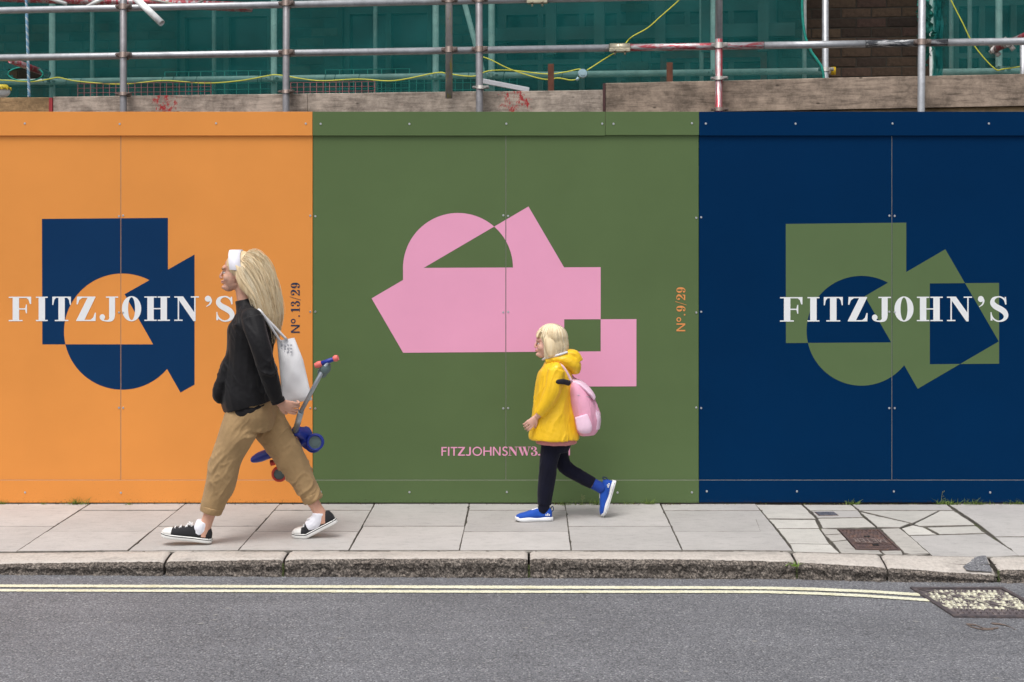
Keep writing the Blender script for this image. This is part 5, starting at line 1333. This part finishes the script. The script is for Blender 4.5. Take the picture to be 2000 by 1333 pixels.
# socks and canvas shoes
WS = cloth_mat('white_sock', (.80, .80, .86), .85, .04, 500, .35)
bm = bmesh.new(); etube(bm, [(W(398, 1018, -.08), .038, .040), (W(394, 1030, -.08), .042, .043), (W(390, 1040, -.08), .042, .036), (W(376, 1044, -.08), .030, .031)], 4); ball3(bm, W(399, 1042, -.08), .030, .028, .030)
mesh_obj('sock', skinned(bm, .0035, 2, folds(30, .0010, (1, 0, 0))), WS, woman)
bm = bmesh.new(); etube(bm, [(W(623, 1001, .08), .038, .040), (W(622, 1012, .08), .040, .041), (W(614, 1022, .08), .042, .040), (W(602, 1030, .08), .034, .036)], 4); ball3(bm, W(630, 1018, .08), .032, .030, .030)
mesh_obj('sock', skinned(bm, .0035, 2, folds(30, .0010, (1, 0, 0))), WS, woman)
BC = cloth_mat('black_canvas', (.018, .018, .021), .8, .15, 700, .4); WR = M('white_rubber', (.78, .77, .74), .5, .05, 12); WL = M('white_lace', (.80, .80, .80), .7, .03)
cm = dict(upper=BC, sole=WR, lace=WL)
def place_shoe(heel, pitch, yaw=0.0):
    return Matrix.Translation(heel) @ Matrix.Rotation(math.pi + yaw, 4, 'Z') @ Matrix.Rotation(-pitch, 4, 'Y')
h0 = W(412, 1059, -.08); h0.z = .006
shoe(woman, (place_shoe(h0, R(8), R(3)), 0), .99, 'canvas', cm)
ang = R(27); toe_b = W(601, 1053, .08); toe_b.z = .001
Ls = .275 * .99 * .68
h1 = toe_b + Vector((math.cos(ang) * Ls, 0, math.sin(ang) * Ls))
shoe(woman, (place_shoe(h1, -ang, R(-2)), ang), .99, 'canvas', cm)
# hair
HW = hair_mat('blonde_hair', (.42, .27, .13), (.84, .66, .41), (.95, .86, .66))
cc = HL(0, 0, 0)
hp = [(W(474, 510), .056, .066), (W(484, 517), .082, .082), (W(497, 534), .086, .088), (W(510, 560), .080, .092), (W(519, 590), .077, .088), (W(527, 620), .066, .080), (W(531, 645), .044, .064)]
bm = bmesh.new(); etube(bm, hp, 5, 18); ball3(bm, HL(.014, 0, .012), .094, .083, .085)
for s_ in (-1, 1): etube(bm, [(HL(-.005, .056 * s_, .05), .026, .018), (HL(.018, .076 * s_, -.01), .030, .013), (HL(.050, .080 * s_, -.08), .040, .016), (W(511, 590, .076 * s_), .040, .018), (W(519, 630, .062 * s_), .030, .016)], 5, 12)
hb = skinned(bm, .007, 3, lambda p, n: .003 * noise.noise(Vector((p.x * 60, p.y * 60, p.z * 6)))); 
at = hb.attributes.new('strand', 'FLOAT', 'POINT'); at.data.foreach_set('value', [.35 + .3 * noise.noise(Vector((v.co.x * 90, v.co.y * 90, v.co.z * 7))) for v in hb.vertices])
hb_o = mesh_obj('hair', hb, HW, woman)
paths = []
c = cr([(p.x, p.y, p.z, a, b) for p, a, b in hp], 3); N = len(c)
for i in range(1500):
    th = rnd.uniform(0, math.tau); rr_ = rnd.uniform(.90, 1.09) if i % 9 else rnd.uniform(1.08, 1.22); tone = min(1, max(0, rnd.gauss(.62, .17))); ph = rnd.uniform(0, 6); wv = rnd.uniform(.001, .006); pts = []
    s0 = rnd.randint(0, 5); e0 = rnd.randint(N - 5, N)
    for j in range(s0, e0):
        q = c[j]; cen = Vector(q[:3]); t = (Vector(c[min(j + 1, N - 1)][:3]) - Vector(c[max(j - 1, 0)][:3])).normalized(); s = Vector((0, 1, 0)); nn = t.cross(s)
        k_ = rr_ * (1 + .05 * math.sin(j * .5 + ph))
        pts.append(cen + nn * math.cos(th) * q[3] * k_ + s * math.sin(th) * q[4] * k_ + nn * wv * math.sin(j * .45 + ph))
    if e0 >= N:
        d = (pts[-1] - pts[-2]).normalized(); pts += [pts[-1] + d * .02, pts[-1] + d * rnd.uniform(.03, .085)]
    if len(pts) > 3: paths.append((pts, tone))
for i in range(1100):                                       # side locks from the parting over the ears and back
    s_ = rnd.choice((-1, 1, -1)); t0 = rnd.uniform(0, 1); x0 = -.062 + .10 * t0; j1 = rnd.uniform(-.004, .010)
    pts = [HL(x0, .012 * s_, .090 - .35 * (x0 + .01) ** 2 * 8), HL(x0 + .014, .050 * s_, .074), HL(x0 * .6 + .03, (.080 + j1) * s_, .018), HL(x0 * .35 + .048, (.090 + j1) * s_, -.05), W(503 + t0 * 18, 590 + rnd.uniform(-6, 6), (.088 + j1) * s_), W(510 + t0 * 22, 640 + rnd.uniform(-18, 6), .070 * s_)]
    paths.append((cr(pts, 4), min(1, max(0, rnd.gauss(.58, .18)))))
strands(paths, .0014, HW, woman, 'hair')
# wide white headband
bm = bmesh.new(); A_, B_ = [], []
for i in range(31):
    a = R(-104 + 208 * i / 30); top = math.cos(a)
    for lst, xo in ((A_, -.062), (B_, .006)):
        x_ = xo + .030 * (1 - top) * .6; sc2 = 1.13 if xo > 0 else .97
        lst.append((bm.verts.new(HL(x_, math.sin(a) * .083 * (sc2 if sc2 < 1 else 1.06), .012 + math.cos(a) * .084 * (sc2 if sc2 < 1 else 1.03))), bm.verts.new(HL(x_, math.sin(a) * .088 * (sc2 if sc2 < 1 else 1.06), .012 + math.cos(a) * .091 * (sc2 if sc2 < 1 else 1.03)))))
for i in range(30):
    for q in ((A_[i][1], A_[i + 1][1], B_[i + 1][1], B_[i][1]), (A_[i][0], B_[i][0], B_[i + 1][0], A_[i + 1][0]), (A_[i][0], A_[i + 1][0], A_[i + 1][1], A_[i][1]), (B_[i][0], B_[i][1], B_[i + 1][1], B_[i + 1][0])): bm.faces.new(q).smooth = True
bmesh.ops.recalc_face_normals(bm, faces=bm.faces); obj('headband', bm, cloth_mat('white_jersey', (.82, .80, .86), .8, .05), woman)

# ---- tote bag
tb = thing('tote_bag', 'white fabric shoulder bag hanging behind the black jacket', 'bag', tuple(W(570, 785, -.06)))
bm = bmesh.new(); A, B = [], []
for j in range(15):
    t = j / 14; l = Vector((interp(t, [0, 1], [541, 552]), interp(t, [0, 1], [666, 790]))); r_ = Vector((interp(t, [0, .35, 1], [575, 592, 610]), interp(t, [0, 1], [660, 782]))); row = [[], []]
    for i in range(15):
        u = i / 14; th = .006 + .036 * math.sin(math.pi * u) ** .7 * math.sin(math.pi * min(1, t * .85 + .12)) ; x_, y_ = l.x + (r_.x - l.x) * u, l.y + (r_.y - l.y) * u
        wob = .007 * noise.noise(Vector((u * 4, t * 5, 2)))
        row[0].append(W(x_, y_, -.03 - th + wob)); row[1].append(W(x_, y_, -.03 + th + wob))
    A.append([bm.verts.new(p) for p in row[0]]); B.append([bm.verts.new(p) for p in row[1]])
for S in (A, B):
    for j in range(14):
        for i in range(14): bm.faces.new((S[j][i], S[j][i + 1], S[j + 1][i + 1], S[j + 1][i])).smooth = True
for j in range(14): bm.faces.new((A[j][0], A[j + 1][0], B[j + 1][0], B[j][0])); bm.faces.new((A[j][14], A[j + 1][14], B[j + 1][14], B[j][14]))
for i in range(14): bm.faces.new((A[14][i], A[14][i + 1], B[14][i + 1], B[14][i]))
bmesh.ops.recalc_face_normals(bm, faces=bm.faces)
obj('bag_body', bm, cloth_mat('white_canvas', (.80, .79, .80), .8, .04, 300, .4), tb)
for d in (-.055, .0):
    bm = bmesh.new(); sweep(bm, cr([W(548, 668, d), W(530, 640, d - .05), W(512, 612, -.145 + (d + .05) * .3), W(505, 606, -.13), W(520, 622, -.06 + d), W(560, 664, d)], 6), .0075, 6); obj('strap', bm, cloth_mat('bag_strap', (.70, .69, .70), .8), tb)
bm = bmesh.new()
for r_ in range(3):
    for c_i in range(4):
        a = .03 + c_i * .055; 
        p = W(549 + c_i * 6, 673 + r_ * 6.5, -.045 - .02 * c_i * .4); box(bm, p.x, p.x + .011, p.y - .006, p.y - .004, p.z - .010, p.z)
obj('printed_pattern', bm, M('grey_print', (.42, .42, .45), .7), tb)['kind'] = 'stuff'

# ---- child scooter carried behind the leg
sc = thing('kick_scooter', 'blue and red child kick scooter carried behind the khaki trousers', 'scooter', tuple(W(560, 930, .2)))
A_SB = M('scooter_blue', (.010, .030, .28), .4, .1, 10, spec=.5); A_SR = M('scooter_red', (.62, .06, .04), .5, .1, 10); A_SG = M('grey_plastic', (.12, .17, .17), .5, .1, 10); A_SPK = M('coral_grip', (.75, .16, .14), .55, .08, 10); A_AL = M('brushed_stem', (.42, .46, .50), .35, .1, 20, metal=.7)
H1 = W(640, 706, -.20); Hm = W(588, 804, -.105); Hb = W(577, 842, .06)
bm = bmesh.new(); cyl(bm, H1, Hm, .012, 14); cyl(bm, Hm + (Hb - Hm) * .02, Hb, .0165, 14); obj('stem', bm, A_AL, sc)
bx = (H1 - Hb).normalized(); hd = Vector((.93, -.12, .34)).normalized()
bm = bmesh.new(); cyl(bm, H1 - hd * .055, H1 + hd * .055, .0125, 12); obj('handlebar', bm, A_SB, sc)
for s_ in (-1, 1):
    bm = bmesh.new(); a = H1 + hd * .035 * s_; b = H1 + hd * (.062 if s_ > 0 else .075) * s_; sweep(bm, [a, a.lerp(b, .2), a.lerp(b, .5), a.lerp(b, .85), b], .0165, 12, True, lambda t: .85 + .3 * math.sin(t * 9) ** 2); obj('grip', bm, A_SPK, sc)
bm = bmesh.new(); ball3(bm, H1 - bx * .045, .034, .026, .04); ball3(bm, H1 - bx * .085, .028, .022, .03); mesh_obj('stem_clamp', skinned(bm, .004, 2), A_SG, sc)
bm = bmesh.new(); d0, d1 = W(606, 856, .20), W(494, 898, .24)
etube(bm, [(Hb, .026, .03), (Hb.lerp(d0, .5) + Vector((0, .02, 0)), .036, .045), (d0 + Vector((-.02, 0, .0)), .040, .08)], 4); etube(bm, [(d0, .024, .085), (d0.lerp(d1, .2), .030, .075), (d0.lerp(d1, .5), .026, .062), (d0.lerp(d1, .85), .030, .06), (d1, .018, .05)], 5, 18)
mesh_obj('deck', skinned(bm, .005, 3), A_SB, sc)
def wheel(c, r_, w, m, nm='wheel'):
    bm = bmesh.new(); rings = []
    for t in range(28):
        a = t * math.tau / 28; rings.append([bm.verts.new(c + Vector((math.cos(a) * (r_ - dr), y, math.sin(a) * (r_ - dr)))) for dr, y in ((.014, -w), (.004, -w), (0, -w * .5), (0, w * .5), (.004, w), (.014, w))])
    for i in range(28):
        for j in range(6): bm.faces.new((rings[i][j], rings[(i + 1) % 28][j], rings[(i + 1) % 28][(j + 1) % 6], rings[i][(j + 1) % 6])).smooth = True
    wo_ = obj(nm, bm, m, sc); bm = bmesh.new(); cyl(bm, c + Vector((0, -w * .8, 0)), c + Vector((0, w * .8, 0)), r_ * .42, 20); cyl(bm, c + Vector((0, -w * .5, 0)), c + Vector((0, w * .5, 0)), r_ - .0135, 20)
    for t in range(3): a = t * math.pi / 3; box(bm, -(r_ - .014), r_ - .014, -w * .66, -w * .5, -.003, .003, Matrix.Translation(c) @ Matrix.Rotation(a, 4, 'Y'))
    obj('hub', bm, A_SG, wo_)
wheel(W(616, 864, .12), .050, .012, A_SB); wheel(W(612, 868, .31), .050, .012, A_SB); wheel(W(546, 926, .25), .046, .015, A_SR)
bm = bmesh.new(); etube(bm, [(W(528, 905, .25), .018, .022), (W(545, 903, .25), .014, .024), (W(562, 912, .25), .008, .022)], 4); mesh_obj('rear_brake', skinned(bm, .004, 2), A_SR, sc)

# ---- child ---------------------------------------------------------------
YC = -.47
def K(px, py, dy=0.0): return P(px, py, YC + dy)
child = thing('person', 'child in yellow raincoat and navy leggings walking left past the green hoarding', 'person', (K(1085, 1012).x, YC, 0))
SKC = skin_mat('child_skin', (.70, .42, .33))
bm = bmesh.new()
kc = .86
CL = head(bm, K(1074, 664), kc, R(2), True)
etube(bm, [(K(1080, 688), .036, .038), (K(1083, 705), .036, .038), (K(1086, 716), .045, .06)], 4)
etube(bm, [(K(1086, 712), .05, .075), (K(1086, 740), .07, .095), (K(1086, 790), .072, .090), (K(1087, 830), .078, .10), (K(1088, 862), .075, .098), (K(1088, 878), .06, .085)], 4, 18)
etube(bm, [(K(1080, 866, -.05), .056, .052), (K(1072, 900, -.05), .046, .046), (K(1069, 928, -.05), .040, .040), (K(1065, 955, -.05), .038, .038), (K(1063, 982, -.05), .026, .028), (K(1062, 1000, -.05), .026, .026)], 5)
etube(bm, [(K(1088, 866, .05), .054, .052), (K(1094, 893, .05), .042, .046), (K(1106, 915, .05), .036, .040), (K(1136, 932, .05), .036, .036), (K(1160, 946, .05), .026, .028), (K(1172, 953, .05), .026, .026)], 5)
etube(bm, [(K(1086, 724, -.11), .034, .032), (K(1080, 762, -.125), .030, .029), (K(1066, 794, -.12), .025, .025), (K(1048, 815, -.11), .017, .020)], 5)
etube(bm, [(K(1086, 724, .11), .034, .032), (K(1096, 760, .125), .030, .029), (K(1106, 792, .12), .025, .025), (K(1112, 815, .11), .017, .020)], 5)
hand(bm, K(1047, 816, -.11), Vector((-.75, -.1, -.75)), Vector((-.2, .95, -.1)), .70, .55, 1)
hand(bm, K(1112, 815, .11), Vector((.1, 0, -1)), Vector((0, -1, 0)), .70, .6, 1)
mesh_obj('body', skinned(bm, .0028, 2), SKC, child)
face_bits(CL, kc, child, LIPS, M('fair_eyebrow', (.40, .27, .15), .8), .92)
NV = cloth_mat('navy_legging', (.0055, .006, .016), .85, .2, 500, .25, .15)
bm = bmesh.new()
etube(bm, [(K(1088, 850), .085, .108), (K(1088, 868), .085, .108), (K(1088, 882), .066, .09)], 4, 18)
etube(bm, [(K(1079, 866, -.05), .068, .058), (K(1072, 900, -.05), .056, .054), (K(1069, 930, -.05), .052, .048), (K(1065, 958, -.05), .048, .045), (K(1063, 986, -.05), .040, .040)], 5, 16)
etube(bm, [(K(1088, 866, .05), .066, .058), (K(1094, 893, .05), .050, .052), (K(1106, 914, .05), .044, .046), (K(1133, 931, .05), .042, .043), (K(1158, 945, .05), .036, .037)], 5, 16)
mesh_obj('leggings', skinned(bm, .005, 2, folds(12, .004, (.1, 0, 1))), NV, child)
PKD = cloth_mat('pink_dress_hem', (.55, .22, .22), .85)
bm = bmesh.new(); etube(bm, [(K(1086, 848), .122, .128), (K(1086, 858), .126, .132), (K(1086, 866), .122, .128)], 3, 22); mesh_obj('dress_hem', skinned(bm, .0045, 1, folds(20, .004, (0, 0, 1))), PKD, child)
# raincoat
YL = cloth_mat('yellow_raincoat', (.86, .52, .008), .42, .07, 60, .15, .5)
bm = bmesh.new()
etube(bm, [(K(1081, 702), .052, .056), (K(1083, 712), .074, .105), (K(1084, 730), .104, .125), (K(1083, 775), .122, .132), (K(1083, 820), .140, .145), (K(1083, 850), .152, .155), (K(1083, 857), .150, .153)], 5, 22)
ball3(bm, K(1085, 724, -.105), .046, .042, .044); ball3(bm, K(1085, 724, .105), .046, .042, .044)
etube(bm, [(K(1086, 724, -.115), .052, .046), (K(1080, 760, -.138), .050, .046), (K(1066, 791, -.135), .046, .042), (K(1053, 808, -.12), .038, .036)], 5, 16)
etube(bm, [(K(1086, 724, .115), .052, .046), (K(1096, 760, .138), .050, .046), (K(1106, 788, .135), .044, .042), (K(1110, 804, .12), .038, .036)], 5, 16)
mesh_obj('raincoat', skinned(bm, .005, 2, folds(12, .0095, (.3, 0, 1))), YL, child)
bm = bmesh.new()                                         # hood lying behind the neck
etube(bm, [(K(1066, 706), .030, .060), (K(1086, 700), .042, .088), (K(1108, 704), .052, .094), (K(1121, 716), .046, .080), (K(1124, 730), .024, .05)], 5, 18)
etube(bm, [(K(1108, 690), .026, .062), (K(1124, 692), .026, .056), (K(1130, 706), .030, .05)], 4, 14)
mesh_obj('hood', skinned(bm, .005, 2, folds(13, .005, (1, .4, .3))), YL, child)
bm = bmesh.new(); sweep(bm, cr([K(1060, 703, 0), K(1068, 699, -.055), K(1090, 694, -.082), K(1108, 688, -.06)], 6), .007, 8); obj('hood_lining', bm, cloth_mat('white_lining', (.70, .70, .75), .8), child)
# hair: short bob
HC = hair_mat('pale_blonde_hair', (.40, .28, .15), (.82, .66, .42), (.95, .87, .68))
bm = bmesh.new(); ball3(bm, CL(.014, 0, .012), .096 * kc, .084 * kc, .088 * kc)
etube(bm, [(CL(.05, 0, .03), .062 * kc, .082 * kc), (CL(.060, 0, -.03), .058 * kc, .088 * kc), (CL(.058, 0, -.08), .054 * kc, .084 * kc), (CL(.052, 0, -.118), .040 * kc, .072 * kc)], 5, 18)
for s_ in (-1, 1): etube(bm, [(CL(-.012, .062 * s_, .045), .04 * kc, .02), (CL(-.006, .086 * s_, -.005), .040 * kc, .016), (CL(.008, .090 * s_, -.06), .040 * kc, .018), (CL(.022, .084 * s_, -.108), .034 * kc, .016)], 5, 12)
etube(bm, [(CL(-.06, 0, .066), .016, .04), (CL(-.083, 0, .04), .012, .052), (CL(-.090, 0, .012), .008, .054)], 4, 14)
hb = skinned(bm, .006, 3, lambda p, n: .0026 * noise.noise(Vector((p.x * 70, p.y * 70, p.z * 7))))
at = hb.attributes.new('strand', 'FLOAT', 'POINT'); at.data.foreach_set('value', [.45 + .3 * noise.noise(Vector((v.co.x * 90, v.co.y * 90, v.co.z * 7))) for v in hb.vertices])
mesh_obj('hair', hb, HC, child)
paths = []
for i in range(1500):
    th = rnd.uniform(-math.pi, math.pi); lim = abs(th) ; st = rnd.uniform(.0, .03)
    # th = 0 is the back of the head, +-pi the face
    back = math.cos(th); side = math.sin(th); face = abs(th) > 2.35
    ln = -.030 + .042 * (1 if face else 0) if face else -.120 + rnd.uniform(-.010, .014)
    pts = []; nst = 9
    for j in range(nst):
        t = j / (nst - 1); z_ = .112 * (1 - t ** 1.6) if False else None
        a = t * (R(62) if face else R(92)); rad = math.sin(min(a + .08, 1.57)); zt_ = .016 + .098 * math.cos(min(a + .08, 1.57))
        pts.append(CL(.014 + back * (.104 + st * .25) * rad, side * (.092 + st * .2) * rad, zt_))
    if not face:
        for z_ in (-.03, -.07, ln):
            w_ = 1 - .10 * (abs(z_) / .12) ** 2
            pts.append(CL(.020 + back * .104 * w_ + .010, side * .096 * w_, z_ + rnd.uniform(-.004, .004)))
    paths.append((cr(pts, 2), min(1, max(0, rnd.gauss(.6, .22)))))
strands(paths, .0013, HC, child, 'hair')
# shoes and socks
SB = cloth_mat('blue_knit_shoe', (.010, .075, .42), .7, .15, 500, .4); SM = dict(upper=SB, sole=M('white_foam', (.80, .80, .80), .5, .03), lace=M('white_trim', (.82, .82, .84), .5, .02), grey=M('grey_trim', (.55, .56, .60), .6), grey2=cloth_mat('navy_loop', (.012, .02, .08), .7))
bm = bmesh.new(); etube(bm, [(K(1063, 980, -.05), .036, .037), (K(1062, 992, -.05), .035, .035), (K(1058, 1001, -.05), .034, .032)], 4); sk_ = skinned(bm, .0035, 2); mesh_obj('sock', sk_, NV, child)
h0 = K(1078, 1013, -.05); h0.z = .001
shoe(child, (place_shoe(h0, 0, R(4)), 0), .79, 'slip', SM)
bm = bmesh.new(); etube(bm, [(K(1158, 945, .05), .033, .034), (K(1170, 951, .05), .033, .033), (K(1178, 957, .05), .032, .031)], 4); mesh_obj('sock', skinned(bm, .0035, 2), cloth_mat('blue_sock', (.012, .05, .30), .8), child)
heel = K(1203, 942, .05); toe = K(1184, 1004, .05); dirv = (toe - heel).normalized()
pitch = math.atan2(dirv.z, -dirv.x)
shoe(child, (place_shoe(heel, pitch), 0), .79, 'slip', SM)

# ---- pink backpack
bp = thing('backpack', 'pink school backpack worn over the yellow raincoat', 'backpack', tuple(K(1145, 845)))
A_BP = cloth_mat('pink_nylon', (.78, .36, .50), .55, .07, 200, .25, .45); A_BPL = cloth_mat('pale_pink_nylon', (.84, .58, .72), .5, .05, 200, .25)
bm = bmesh.new()
etube(bm, [(K(1118, 742), .022, .07), (K(1124, 756), .052, .108), (K(1136, 785), .078, .125), (K(1144, 815), .084, .128), (K(1146, 838), .074, .118), (K(1146, 849), .05, .09)], 6, 22)
mesh_obj('bag_body', skinned(bm, .005, 3, folds(14, .006, (.1, 0, 1))), A_BP, bp)
bm = bmesh.new(); etube(bm, [(K(1157, 796), .022, .075), (K(1163, 815), .030, .085), (K(1163, 838), .026, .078)], 5, 18); mesh_obj('front_pocket', skinned(bm, .0045, 3, folds(14, .003, (0, 0, 1))), A_BPL, bp)
bm = bmesh.new(); etube(bm, [(K(1108, 743), .014, .06), (K(1130, 748), .020, .095), (K(1150, 765), .020, .105), (K(1160, 778), .012, .09)], 5, 18); mesh_obj('top_flap', skinned(bm, .0045, 2, folds(14, .003, (0, 0, 1))), A_BPL, bp)
for s_ in (-1, 1):
    bm = bmesh.new(); etube(bm, [(K(1135, 812, .125 * s_), .040, .012), (K(1142, 836, .125 * s_), .046, .020), (K(1143, 846, .118 * s_), .03, .014)], 4); mesh_obj('side_pocket', skinned(bm, .004, 2), A_BPL, bp)
    bm = bmesh.new()
    pts = cr([K(1116, 745, .07 * s_), K(1100, 718, .085 * s_), K(1088, 712, .085 * s_), K(1078, 716, .080 * s_)], 6); sweep(bm, pts, .009, 8); obj('shoulder_strap', bm, A_BPL, bp)
bm = bmesh.new(); etube(bm, [(K(1083, 747, -.168), .010, .008), (K(1092, 746, -.172), .015, .008), (K(1101, 746, -.160), .017, .010), (K(1112, 749, -.118), .017, .012)], 4, 10); mesh_obj('arm_strap', skinned(bm, .003, 1), cloth_mat('black_webbing', (.015, .014, .022), .8), bp)
bm = bmesh.new(); sweep(bm, cr([K(1112, 742, -.02), K(1116, 734, 0), K(1124, 742, .02)], 5), .006, 6); obj('grab_handle', bm, A_BP, bp)
bm = bmesh.new(); sweep(bm, cr([K(1128, 772, -.118), K(1150, 776, -.09), K(1163, 782, 0), K(1150, 776, .09)], 6), .0028, 6); obj('zip', bm, M('silver_zip', (.55, .45, .50), .4, metal=.4), bp)
